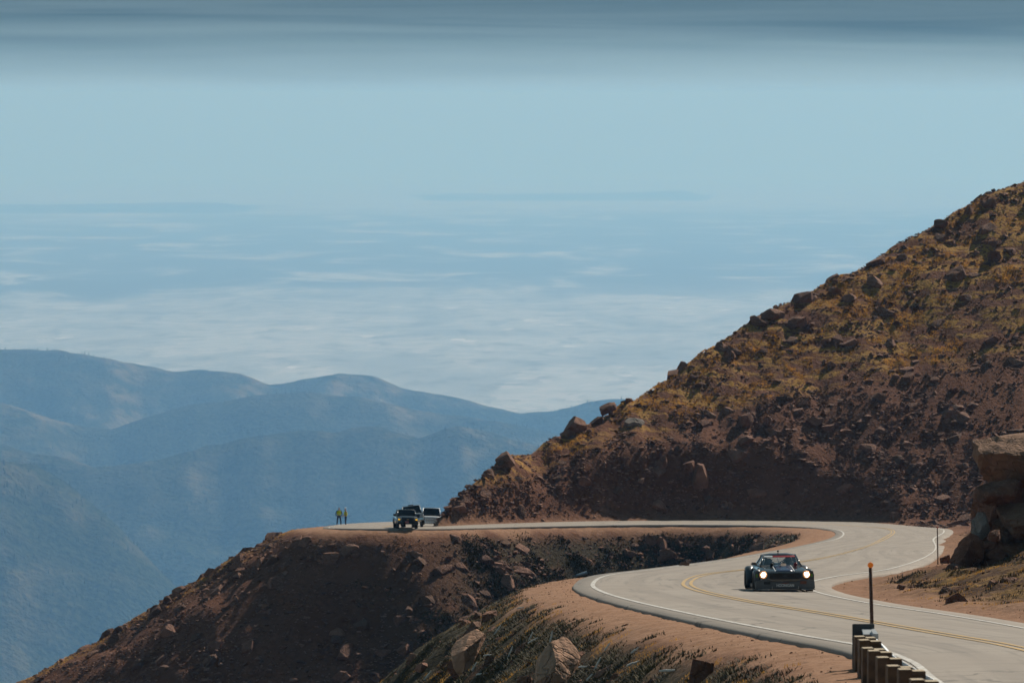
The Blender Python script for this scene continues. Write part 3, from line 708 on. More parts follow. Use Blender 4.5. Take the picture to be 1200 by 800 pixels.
# the big outcrop on the right: stacked blocks
oc = empty('rock_outcrop', tuple(at(1170, 690, 164))); tag(oc, 'tall cracked rock outcrop with a huge block on top at the right edge', 'outcrop')
OCB = [(1206, 528, 122, 80, 166.5, 161, M_rock_tan, (0, -0.14, 0.1), .6), (1170, 574, 64, 30, 165, 62, M_rock, (0, -0.25, 0.1), .5), (1206, 588, 76, 62, 167.5, 63, M_rock, (0, 0.1, 0.3), .5),
       (1174, 606, 44, 58, 166.2, 64, M_rock, (0, 0.1, 0.2), .5), (1149, 616, 26, 50, 164.6, 65, M_rock_grey, (0, 0.28, 0.1), .45), (1138, 644, 42, 58, 163.8, 166, M_rock, (0.2, 0.25, 0.5), .62),
       (1186, 626, 58, 56, 165, 67, M_rock_tan, (0, -0.1, 0.3), .5), (1214, 606, 80, 40, 164.2, 68, M_rock_tan, (0, -0.2, 0.1), .5), (1206, 658, 74, 74, 164.0, 69, M_rock_tan, (0, 0.05, 0.2), .5), (1167, 656, 46, 62, 164.2, 70, M_rock, (0, 0.1, 0.3), .5),
       (1146, 676, 48, 34, 163.2, 71, M_rock, (0, -0.15, 0.3), .5), (1168, 686, 34, 28, 162.6, 72, M_rock_grey, (0, 0.1, 0.3), .5), (1192, 690, 40, 28, 162.2, 73, M_rock, (0, 0, 0.4), .5), (1120, 672, 30, 28, 162.8, 74, M_rock, (0, -0.2, 0.3), .5),
       (1250, 570, 90, 110, 168, 75, M_rock_tan, (0, 0, 0.3), .5), (1256, 650, 90, 110, 165, 76, M_rock, (0, 0, 0.2), .5), (1230, 694, 70, 40, 163, 77, M_rock, (0, 0, 0.2), .5), (1156, 592, 36, 40, 167.2, 78, M_rock, (0, 0.2, 0.2), .5), (1186, 562, 60, 40, 168.2, 79, M_rock, (0, 0, 0.2), .5), (1200, 630, 120, 140, 170, 80, M_rock, (0, 0, 0.2), .55), (1166, 640, 70, 90, 168.5, 81, M_rock, (0, 0, 0.2), .55)]
_r = random.Random(5)
for k in range(20):
    OCB.append((_r.uniform(1122, 1215), _r.uniform(596, 694), _r.uniform(10, 24), _r.uniform(9, 22), _r.uniform(162.2, 164.2), 300 + k, _r.choice([M_rock, M_rock, M_rock_tan]), (0, _r.uniform(-.4, .4), _r.uniform(0, 1)), .45))
OCB = [q for q in OCB if not (q[5] >= 300 and q[1] < 700 - (q[0] - 1110) * 1.4)]
for (px, py, w, h, D, sd, mt, tl, lo) in OCB:
    o = hero(px, py, w, h, sd, None, mat=mt, tilt=tl, D=D, name='block', sub=4 if sd < 300 else 2, lo=lo, depth=0.95, planes=12, rough=0.08, joint=0.4)
    for k in ('label', 'category'):
        if k in o: del o[k]
    wm = o.matrix_basis.copy(); o.parent = oc; o.location = Vector(o.location) - Vector(oc.location)

# scattered rocks: the largest stand alone, the rest are loose stones
def hull(seed, npts=10):
    r = np.random.default_rng(seed); bm = bmesh.new()
    for _ in range(npts):
        p = r.normal(size=3); p /= np.linalg.norm(p); p *= r.uniform(0.75, 1.0); bm.verts.new(p)
    res = bmesh.ops.convex_hull(bm, input=bm.verts)
    bmesh.ops.delete(bm, geom=[g for g in res['geom_interior'] if isinstance(g, bmesh.types.BMVert)], context='VERTS')
    bmesh.ops.triangulate(bm, faces=bm.faces); bm.verts.ensure_lookup_table(); bm.verts.index_update()
    v = np.array([x.co[:] for x in bm.verts]); f = np.array([[a.index for a in q.verts] for q in bm.faces]); bm.free(); return v, f
HULLS = [hull(900 + k) for k in range(14)]

def scatter(n, xr, yr, dens):
    x = rng.uniform(*xr, n); y = rng.uniform(*yr, n); z = ground_z(x, y)
    sx, sy, dd = proj(np.stack([x, y, z], -1))
    k = (sx > -70) & (sx < 1290) & (sy < 850) & (rng.uniform(0, 1, n) < dens(x, y))
    return np.stack([x, y, z], -1)[k]
def on_slope(x, y):
    return np.where(samp(isL.astype(float), x, y) > 0.5, smooth(0.3, 1.5, samp(GDL, x, y) - samp(WSH[GIDX], x, y)), np.where(samp(isR.astype(float), x, y) > 0.5, smooth(-0.3, 0.8, samp(GDR, x, y) - np.minimum(samp(GAP[GIDX], x, y), 2.0)), 0))
groups = []
pA = scatter(100000, (-22, 72), (396, 474), lambda x, y: on_slope(x, y) * (1 - 0.35 * samp(GGRASS, x, y)) * (0.25 + 0.9 * vnoise(x / 6, y / 6, 501)))
pR = scatter(5200, (-6, 66), (404, 474), lambda x, y: smooth(5.0, 0.5, np.abs(y - np.interp(x, RG[:, 0], RG[:, 1]) + 1.5)) * (vnoise(x / 2.2, y / 2.2, 511) > 0.42) + 0.5 * smooth(40, 50, x) * smooth(12, 3, np.abs(y - np.interp(x, RG[:, 0], RG[:, 1]))))
pA = np.concatenate([pA, pR])
sA = 0.14 * (1 - rng.uniform(0, 0.999, len(pA))) ** -0.36
sA[-len(pR):] = 0.22 * (1 - rng.uniform(0, 0.995, len(pR))) ** -0.32
pQ = scatter(26000, (-10, 52), (395, 440), lambda x, y: (samp(isR.astype(float), x, y) > 0.5) * smooth(0.4, 1.5, samp(GDR, x, y)) * smooth(22, 12, samp(GDR, x, y)) * (1 - samp(GGRASS, x, y)) * (0.35 + 0.8 * vnoise(x / 4, y / 4, 512)))
pA = np.concatenate([pA, pQ]); sA = np.concatenate([sA, 0.20 * (1 - rng.uniform(0, 0.995, len(pQ))) ** -0.30])
pB = scatter(150000, (-62, 34), (300, 402), lambda x, y: on_slope(x, y) * smooth(40, 5, samp(GDL, x, y)) * (0.2 + 0.9 * vnoise(x / 5, y / 5, 502)))
sB = 0.15 * (1 - rng.uniform(0, 0.999, len(pB))) ** -0.36
pC = scatter(26000, (-14, 7), (60, 180), lambda x, y: on_slope(x, y) * 0.8)
sC = 0.04 * (1 - rng.uniform(0, 0.998, len(pC))) ** -0.5
pD = scatter(16000, (11, 34), (85, 260), lambda x, y: on_slope(x, y) * (0.25 + 0.9 * vnoise(x / 3, y / 3, 503)))
sD = np.minimum(0.42, 0.05 * (1 - rng.uniform(0, 0.998, len(pD))) ** -0.45)
def shoulder(x, y): return (samp(np.maximum(GDL, GDR), x, y) > 0.25) * samp(GDIRT, x, y)
pE = scatter(26000, (-4, 22), (62, 215), lambda x, y: shoulder(x, y) * (0.15 + 0.9 * (vnoise(x / 2, y / 2, 504) > 0.55)))
sE = 0.016 * (1 - rng.uniform(0, 0.997, len(pE))) ** -0.4
pF = scatter(500, (-30, 45), (380, 470), lambda x, y: shoulder(x, y) * 0.5); sF = 0.05 * (1 - rng.uniform(0, 0.99, len(pF))) ** -0.4
zones = [(pA, sA, 'A'), (pB, sB, 'B'), (pC, sC, 'C'), (pD, sD, 'D'), (pE, sE, 'E'), (pF, sF, 'F')]
allp = np.concatenate([z[0] for z in zones]); alls = np.concatenate([np.clip(z[1], 0, 1.15) for z in zones]); allz = np.concatenate([np.full(len(z[0]), i) for i, z in enumerate(zones)])
sx, sy, dd = proj(allp); app = alls * F / dd
inside = (sx > 5) & (sx < 1195) & (sy > 5) & (sy < 795)
# which ones the camera can see (a ray over the ground)
def visible(p):
    t = np.linspace(0.12, 0.995, 260)[None]; e = np.array([0, 0, ZC]); q = p.copy(); q[:, 2] += 0.5
    X = q[:, 0:1] * t; Y = q[:, 1:2] * t; Z = e[2] + (q[:, 2:3] - e[2]) * t
    return (Z > ground_z(X, Y) - 0.3).all(1)
order = np.argsort(-np.where(inside, app, 0))[:1100]; vis = visible(allp[order]); big = order[vis][:235]
is_big = np.zeros(len(allp), bool); is_big[big] = True
VAR = [rock_mesh('rock', 2, 700 + k, [M_rock, M_rock, M_rock_tan][k % 3], 0.3 + 0.25 * (k % 3), planes=5, lo=0.35, hi=0.8) for k in range(14)]
ZL = [('angular reddish rock lying among others on the hillside above the far road', 'rocks on the hillside above the far road'),
      ('reddish rock embedded in the long slope that falls away below the far road', 'rocks on the slope below the far road'),
      ('rough rock half buried in the near slope under the dirt shoulder', 'rocks on the near slope under the shoulder'),
      ('rough rock on the bank between the road and the outcrop', 'rocks on the bank below the outcrop'),
      ('small stone lying loose on the dirt shoulder', 'stones on the dirt shoulder'), ('small stone lying loose beside the far road', 'stones beside the far road')]
for q in big:
    p = allp[q]; s = alls[q] * 0.62; z = int(allz[q]); r = random.Random(int(q))
    o = link(bpy.data.objects.new('rock', VAR[r.randrange(len(VAR))]))
    o.location = (p[0], p[1], p[2] - s * 0.05); o.scale = (s * r.uniform(.9, 1.5), s * r.uniform(.8, 1.2), s * r.uniform(.6, 1.0))
    nrm = slope_normal(p[0], p[1]); o.rotation_euler = (Matrix.Rotation(r.gauss(0, 0.5), 3, nrm) @ Vector((0, 0, 1)).rotation_difference(nrm).to_matrix()).to_euler()
    lab, grp = ZL[z]; shape = 'flat slab of rock' if o.scale[2] < 0.62 * o.scale[0] else ('tall block of rock' if o.scale[2] > 0.95 * o.scale[0] else 'angular rock')
    col = 'tan' if o.data.name.startswith('rock') and VAR.index(o.data) % 3 == 2 else 'reddish'
    if z == 0:
        dr_ = p[1] - float(np.interp(p[0], RG[:, 0], RG[:, 1])); third = 'left' if sx[q] < 700 else ('middle' if sx[q] < 950 else 'right')
        where = 'on the skyline of the hill' if dr_ > -4 else ('among golden grass on the hill' if samp(GGRASS, p[0], p[1]) > 0.5 else 'in the bare scree above the far road')
        grp = 'rocks ' + where; lab = '%s %s %s, %s part' % (col, shape, where, third)
    elif z == 1:
        third = 'left' if sx[q] < 400 else ('middle' if sx[q] < 620 else 'right'); lab = '%s %s on the slope below the far road, %s part' % (col, shape, third)
    elif z in (2, 3): lab = '%s %s %s' % (col, shape, lab.split(' ', 2)[2])
    tag(o, lab, 'rock', grp)
def rand_rot(n):
    q = rng.normal(size=(n, 4)); q /= np.linalg.norm(q, axis=1)[:, None]; w, x, y, z = q.T
    return np.stack([np.stack([1 - 2 * (y * y + z * z), 2 * (x * y - z * w), 2 * (x * z + y * w)], -1), np.stack([2 * (x * y + z * w), 1 - 2 * (x * x + z * z), 2 * (y * z - x * w)], -1), np.stack([2 * (x * z - y * w), 2 * (y * z + x * w), 1 - 2 * (x * x + y * y)], -1)], 1)
def stones(name, sel, label):
    P, Sz = allp[sel], alls[sel]; vi = rng.integers(0, len(HULLS), len(P)); V = []; Fc = []; T = []; base = 0
    for k, (hv, hf) in enumerate(HULLS):
        m = vi == k; n = int(m.sum())
        if n == 0: continue
        sc_ = rng.uniform(0.6, 1.25, (n, 3)) * Sz[m][:, None] * 0.62; sc_[:, 0] *= 1.25; sc_[:, 2] *= 0.7
        R = rand_rot(n); v = np.einsum('nij,vj->nvi', R, hv) * sc_[:, None, :] + P[m][:, None, :]; v[..., 2] += (sc_[:, 2] * 0.15)[:, None]
        V.append(v.reshape(-1, 3)); Fc.append((hf[None] + (base + np.arange(n) * len(hv))[:, None, None]).reshape(-1, 3)); T.append(np.repeat(rng.uniform(0, 1, n), len(hv))); base += n * len(hv)
    me = np_mesh(name, np.concatenate(V), np.concatenate(Fc), M_rock, False); fattr(me, 'tone', np.concatenate(T))
    tag(link(bpy.data.objects.new(name, me)), label, 'stones', kind='stuff')
rest_ = ~is_big
stones('scree', rest_ & (allz == 0), 'loose reddish scree covering the hillside above the far road')
stones('scree', rest_ & (allz == 1), 'loose brown scree covering the slope below the far road')
stones('gravel', rest_ & (allz >= 2), 'loose gravel and stones along the near road and its shoulders')

# ------------------------------------------------------------------ tundra grass and shrubs
def tufts(name, P, size, blades, mat, label, spread=0.5, lean=0.6, wide=0.10):
    n = len(P); a = rng.uniform(0, 2 * math.pi, (n, blades)); ln = rng.uniform(0.15, lean, (n, blades)); h = size[:, None] * rng.uniform(0.5, 1.1, (n, blades))
    ox = rng.normal(0, spread, (n, blades)) * size[:, None]; oy = rng.normal(0, spread, (n, blades)) * size[:, None]
    bx = P[:, 0:1] + ox; by = P[:, 1:2] + oy; bz = ground_z(bx, by) - 0.02
    wd = size[:, None] * wide; px_, py_ = -np.sin(a) * wd, np.cos(a) * wd
    tip = np.stack([bx + np.cos(a) * h * ln, by + np.sin(a) * h * ln, bz + h], -1)
    V = np.stack([np.stack([bx - px_, by - py_, bz], -1), np.stack([bx + px_, by + py_, bz], -1), tip], 2).reshape(-1, 3)
    me = np_mesh(name, V, np.arange(len(V)).reshape(-1, 3), mat, False)
    tag(link(bpy.data.objects.new(name, me)), label, 'grass', kind='stuff')
gA = scatter(230000, (-20, 70), (396, 476), lambda x, y: samp(GGRASS, x, y) * smooth(0.44, 0.56, vnoise(x / 5.0, (y - np.interp(x, RG[:, 0], RG[:, 1])) / 1.3, 601) * 0.55 + vnoise(x / 9, y / 5, 602) * 0.45))
gB = scatter(30000, (-50, -14), (380, 440), lambda x, y: samp(GGRASS, x, y) * 0.6)
gD = scatter(7000, (12, 26), (85, 160), lambda x, y: samp(GGRASS, x, y) * smooth(0.4, 0.6, vnoise(x / 1.5, y / 1.5, 603)))
gC = scatter(22000, (-10, 6), (60, 170), lambda x, y: samp(GSHRUB_SHADE, x, y) * smooth(0.5, 0.7, vnoise(x / 1.3, y / 1.3, 604)))
tufts('dry_grass', gA, rng.uniform(0.09, 0.20, len(gA)), 5, M_gold, 'golden dry tundra grass in patches over the hillside', wide=0.16)
tufts('dry_grass', gB, rng.uniform(0.08, 0.18, len(gB)), 5, M_gold, 'golden dry grass along the falling rim at the left', wide=0.16)
tufts('bank_grass', gD, rng.uniform(0.05, 0.11, len(gD)), 14, M_gold, 'dry yellow green grass on the bank at the right edge', spread=0.9)
tufts('slope_grass', gC, rng.uniform(0.05, 0.11, len(gC)), 14, M_gold, 'yellowish grass between the boulders below the dirt shoulder', spread=0.9)
hC = scatter(30000, (-12, 6), (60, 182), lambda x, y: samp(GSHRUB_SHADE, x, y) * smooth(0.38, 0.55, vnoise(x / 1.8, y / 1.8, 605)))
hB = scatter(190000, (-40, 34), (320, 402), lambda x, y: samp(GSHRUB_SHADE, x, y) * smooth(30, 5, samp(GDL, x, y)) * smooth(0.36, 0.55, vnoise(x / 3.2, y / 3.2, 606)))
hD = scatter(5000, (12, 26), (85, 165), lambda x, y: on_slope(x, y) * smooth(0.45, 0.6, vnoise(x / 1.7, y / 1.7, 607)))
tufts('low_shrubs', hC, rng.uniform(0.05, 0.13, len(hC)), 18, M_olive, 'dark low shrubs matting the near slope below the dirt shoulder', spread=1.3, lean=1.3, wide=0.22)
hC2 = scatter(45000, (-12, 6), (60, 182), lambda x, y: samp(GSHRUB_SHADE, x, y) * smooth(0.42, 0.55, vnoise(x / 1.2, y / 2.4, 608)))
tufts('low_shrubs', hC2, rng.uniform(0.05, 0.12, len(hC2)), 18, M_olive, 'taller dark clumps of tundra plants between the boulders of the near slope', spread=1.0, lean=1.7, wide=0.2)
tufts('low_shrubs', hB, rng.uniform(0.10, 0.24, len(hB)), 10, M_olive, 'dark low shrubs matting the slope below the far road', spread=1.2, lean=1.4, wide=0.3)
tufts('low_shrubs', hD, rng.uniform(0.07, 0.18, len(hD)), 14, M_olive, 'dark low plants on the bank below the outcrop', spread=0.9, wide=0.14)

# ------------------------------------------------------------------ culvert and bleached sticks
def slab_frame(o, P, fwd, up):
    f = Vector(fwd).normalized(); u = (Vector(up) - f * Vector(up).dot(f)).normalized(); r = f.cross(u)
    o.matrix_world = Matrix(((r.x, f.x, u.x, P[0]), (r.y, f.y, u.y, P[1]), (r.z, f.z, u.z, P[2]), (0, 0, 0, 1)))
M_galv = simple('weathered_steel', (0.30, 0.34, 0.37), 0.5, 0.75, 0.2, 3)
cp = hit(679, 676)
cul = empty('culvert_pipe', tuple(cp)); tag(cul, 'grey corrugated steel culvert pipe poking out below the bend', 'pipe')
b = MB(); prof = []
for k in range(49): prof.append((-0.75 + 1.5 * k / 48, 0.17 + 0.012 * math.sin(k * math.pi / 2)))
b.lathe(prof, (0, 0, 0), 'X', 20); b.build('pipe', M_galv, cul, True)
b = MB(); b.lathe([(-0.76, 0.16), (-0.76, 0.195), (-0.70, 0.195), (-0.70, 0.16)], (0, 0, 0), 'X', 20); b.build('rim', M_galv, cul)
cul.rotation_euler = (0, -0.30, 0.1); cul.location.z += 0.08

for k, (px, py, a) in enumerate([(610, 715, .2), (622, 749, 1.2), (646, 751, 1.5), (712, 762, 1.0), (573, 770, .1), (598, 768, 1.3), (562, 794, .2), (663, 788, .1), (700, 783, 1.2), (683, 786, .1), (556, 784, 1.1), (501, 796, 1.0), (744, 767, .7), (742, 782, .3), (783, 790, .1), (691, 797, .9), (625, 753, .5), (583, 741, 1.0)]):
    p = hit(px, py)
    if p is None: continue
    s = MB(); n = 5
    L = 0.12 + 0.05 * (k % 3); s.tube([(-L, 0, 0), (-L * .3, 0.01, 0.012), (L * .4, -0.008, 0.006), (L, 0.012, 0.015)], [0.022, 0.028, 0.024, 0.012], 6)
    o = s.build('dry_stick', M_litter); o.location = (p[0], p[1], p[2] + 0.07); o.rotation_euler = (0, -a * 0.9, random.uniform(-.6, .6))
    tag(o, 'bleached scrap of wood lying among the dark plants on the near slope', 'stick', 'bleached scraps on the near slope')

# ------------------------------------------------------------------ guardrail and snow poles
M_timber = simple('treated_timber', (0.15, 0.082, 0.042), 0.85, 0, 0.35, 5, bump=0.4)
M_timber_lit = simple('sunlit_post_top', (0.42, 0.33, 0.22), 0.85, 0, 0.2, 12)  # paler tops: sunlight painted into the timber colour
M_steel = simple('galvanised_steel', (0.45, 0.48, 0.50), 0.42, 0.8, 0.15, 4)
M_plate = simple('dark_end_plate', (0.045, 0.055, 0.060), 0.6, 0, 0.25, 5)
M_polebrown = simple('rusty_pole', (0.105, 0.050, 0.032), 0.75, 0.2, 0.3, 8)
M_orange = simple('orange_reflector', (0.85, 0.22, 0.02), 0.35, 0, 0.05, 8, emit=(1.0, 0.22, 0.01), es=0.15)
M_redtip = simple('red_reflector', (0.55, 0.06, 0.03), 0.4)
def post_mesh(name, w, d, h, below=0.5):
    m = MB(); m.box((0, 0, (h - below) / 2), (w, d, h + below)); me = m.mesh(name, M_timber, False, 0.008)
    me.materials.append(M_timber_lit)
    for p in me.polygons:
        if p.normal.z > 0.95 and p.center.z > h - 0.02: p.material_index = 1
    return me
GR = []   # line of the rail face, just outside the valley-side edge, from far end to near
for Y in np.arange(79.6, 44.0, -2.75):
    i = int(np.argmin(np.abs(EL[:len(EL) // 3, 1] - Y))); x = np.interp(Y, EL[:len(EL) // 3, 1], EL[:len(EL) // 3, 0])
    flare = 0.0
    GR.append((x - 0.12, Y, float(zbase(Y)) - 0.20))
gr = empty('guardrail', GR[0]); tag(gr, 'steel guardrail on timber posts along the near edge of the road', 'guardrail')
PM = post_mesh('post', 0.20, 0.20, 0.80); BMs = post_mesh('offset_block', 0.20, 0.20, 0.40, 0.0)
g0 = Vector(GR[0])
for k, p in enumerate(GR):
    o = link(bpy.data.objects.new('post', PM)); o.parent = gr; o.location = Vector(p) - g0 + Vector((-0.32, 0, -0.02 + 0.03 * math.sin(k * 2.3))); o.rotation_euler = (0, 0, 0.10 + 0.05 * math.sin(k * 1.7))
    q = link(bpy.data.objects.new('offset_block', BMs)); q.parent = o; q.location = (0.203, 0.0, 0.375)
WB = [(0.0, -0.155), (0.035, -0.14), (0.082, -0.10), (0.082, -0.065), (0.02, -0.02), (0.02, 0.02), (0.082, 0.065), (0.082, 0.10), (0.035, 0.14), (0.0, 0.155)]
b = MB(); rings = []
for p in [np.array(GR[0]) + np.array([-0.05, 1.2, -0.02])] + [np.array(q) for q in GR]:
    rings.append([(p[0] - g0.x + dx, p[1] - g0.y, p[2] - g0.z + 0.56 + dz) for dx, dz in WB] + [(p[0] - g0.x + dx - 0.006, p[1] - g0.y, p[2] - g0.z + 0.56 + dz) for dx, dz in reversed(WB)])
b.loft(rings); b.build('rail', M_steel, gr)
b = MB(); b.box((-0.14, 1.3, 0.42), (0.42, 0.05, 0.86)); b.build('end_plate', M_plate, gr, bevel=0.01)
b = MB(); b.box((-0.05, 1.05, 0.72), (0.26, 0.40, 0.03), (0.15, 0, 0)); b.box((0.03, 0.75, 0.70), (0.10, 0.5, 0.12)); b.build('terminal_head', M_steel, gr, bevel=0.006)
b = MB(); b.tube([(-0.3, 0.6, 0.30), (-0.36, 0.2, 0.12), (-0.42, -0.1, -0.05)], 0.035, 8); b.build('anchor_cable', M_steel, gr, True)

def snow_pole(x, y, h, r, lean, m_post, m_tip, label, rtip):
    z = float(ground_z(x, y)); t = empty('snow_pole', (x, y, z)); tag(t, label, 'pole'); t.rotation_euler = (0, lean, 0)
    b = MB(); b.tube([(0, 0, -0.3), (0, 0, h * .5), (0, 0, h)], [r, r, r * .95], 10); b.build('post', m_post, t, True)
    b = MB(); b.lathe([(-0.015, 0.001), (-0.02, rtip * .7), (-0.012, rtip), (0.012, rtip), (0.02, rtip * .7), (0.015, 0.001)], (0, -0.02, h + rtip * .6), 'Y', 20); b.build('reflector', m_tip, t, True)
    return t
pb = at(1023, 781, 81.6); snow_pole(pb[0], 81.6, 1.93, 0.036, -0.03, M_polebrown, M_orange, 'rusty snow pole with round orange reflector behind the guardrail end', 0.055)
ph = at(1095.5, 661, 208); snow_pole(ph[0] + 0.15, 208, 1.8, 0.03, -0.02, M_polebrown, M_redtip, 'thin dark snow pole with red tip at the inside of the upper bend', 0.035)
# ------------------------------------------------------------------ vehicles
M_tyre = simple('tyre_rubber', (0.018, 0.018, 0.018), 0.85, 0, 0.2, 20)
M_rim = simple('dark_rim', (0.05, 0.05, 0.052), 0.4, 0.7)
M_alloy = simple('alloy_rim', (0.45, 0.45, 0.46), 0.35, 0.9)
M_carbon = simple('black_race_paint', (0.040, 0.042, 0.043), 0.22, 0, 0.2, 3, coat=0.7)
M_flare = simple('charcoal_flare_paint', (0.045, 0.052, 0.058), 0.32, 0, 0.2, 3, coat=0.4)
M_dam = simple('grey_air_dam', (0.075, 0.085, 0.092), 0.45, 0, 0.25, 4)
M_black = simple('matt_black', (0.008, 0.008, 0.008), 0.7)
M_blue = simple('navy_sheen_stripe', (0.022, 0.032, 0.085), 0.25, coat=0.6)  # navy livery, with the hood's blue reflection put into the colour
M_white = simple('white_vinyl', (0.72, 0.72, 0.72), 0.35)
M_red = simple('red_vinyl', (0.30, 0.015, 0.02), 0.3)
M_green = simple('green_decal', (0.12, 0.30, 0.03), 0.4)
M_rust = simple('red_brown_mesh', (0.16, 0.045, 0.02), 0.6)
M_cage = simple('roll_cage_grey', (0.10, 0.10, 0.11), 0.4)
M_lamp = simple('lit_headlamp', (1, 0.95, 0.85), 0.2, emit=(1.0, 0.94, 0.82), es=10.0)
M_lampring = simple('warm_lamp_ring', (0.7, 0.35, 0.15), 0.35, 0.3, emit=(1.0, 0.42, 0.12), es=0.35)
M_chrome = simple('chrome', (0.7, 0.7, 0.7), 0.15, 1.0)
M_amber = simple('amber_lamp', (0.85, 0.42, 0.01), 0.3, emit=(1.0, 0.55, 0.02), es=0.9)
M_clear = glass('clear_glass', (0.965, 0.975, 0.98), 0.3)
M_tint = glass('tinted_glass', (0.05, 0.06, 0.065), 0.9)

def place_on_road(o, x, y, f2):
    f = Vector((f2[0], f2[1], 0)).normalized(); e = 1.3; r = Vector((f.y, -f.x, 0))
    zf = road_z(x + f.x * e, y + f.y * e); zb = road_z(x - f.x * e, y - f.y * e); zr = road_z(x + r.x * .8, y + r.y * .8); zl = road_z(x - r.x * .8, y - r.y * .8)
    fw = Vector((f.x * 2 * e, f.y * 2 * e, zf - zb)).normalized(); rt = Vector((r.x * 1.6, r.y * 1.6, zr - zl)).normalized(); up = rt.cross(fw).normalized(); rt = fw.cross(up)
    z = (zf + zb + zr + zl) / 4 + 0.07
    o.matrix_world = Matrix(((rt.x, fw.x, up.x, x), (rt.y, fw.y, up.y, y), (rt.z, fw.z, up.z, z), (0, 0, 0, 1)))

def wheel(parent, x, y, r, w, mrim):
    s = 1 if x > 0 else -1
    h = empty('wheel', (x, y, r)); h.parent = parent
    b = MB(); b.lathe([(-w / 2, r * .62), (-w / 2, r * .9), (-w / 2 + .03, r), (w / 2 - .03, r), (w / 2, r * .9), (w / 2, r * .62), (-w / 2, r * .62)], (0, 0, 0), 'X', 28); b.build('tyre', M_tyre, h, True)
    b = MB(); b.lathe([(s * (w / 2 - .02), r * .63), (s * (w / 2 - .05), r * .55), (s * (w / 2 - .09), r * .52)], (0, 0, 0), 'X', 24)
    for k in range(5):
        a = k * 2 * math.pi / 5; b.box((s * (w / 2 - .07), r * .33 * math.cos(a), r * .33 * math.sin(a)), (.04, .09, r * .62), (a - math.pi / 2, 0, 0))
    b.lathe([(s * (w / 2 - .10), 0.001), (s * (w / 2 - .04), r * .06), (s * (w / 2 - .04), r * .12), (s * (w / 2 - .12), r * .14)], (0, 0, 0), 'X', 16); b.build('rim', mrim, h)
    return h
def quad(pts, th=0.006):
    """a thin pane through four corners, with thickness"""
    p = [Vector(q) for q in pts]; n = (p[1] - p[0]).cross(p[2] - p[0]).normalized() * th
    b = MB(); b.loft([[q for q in p], [q + n for q in p]]); return b

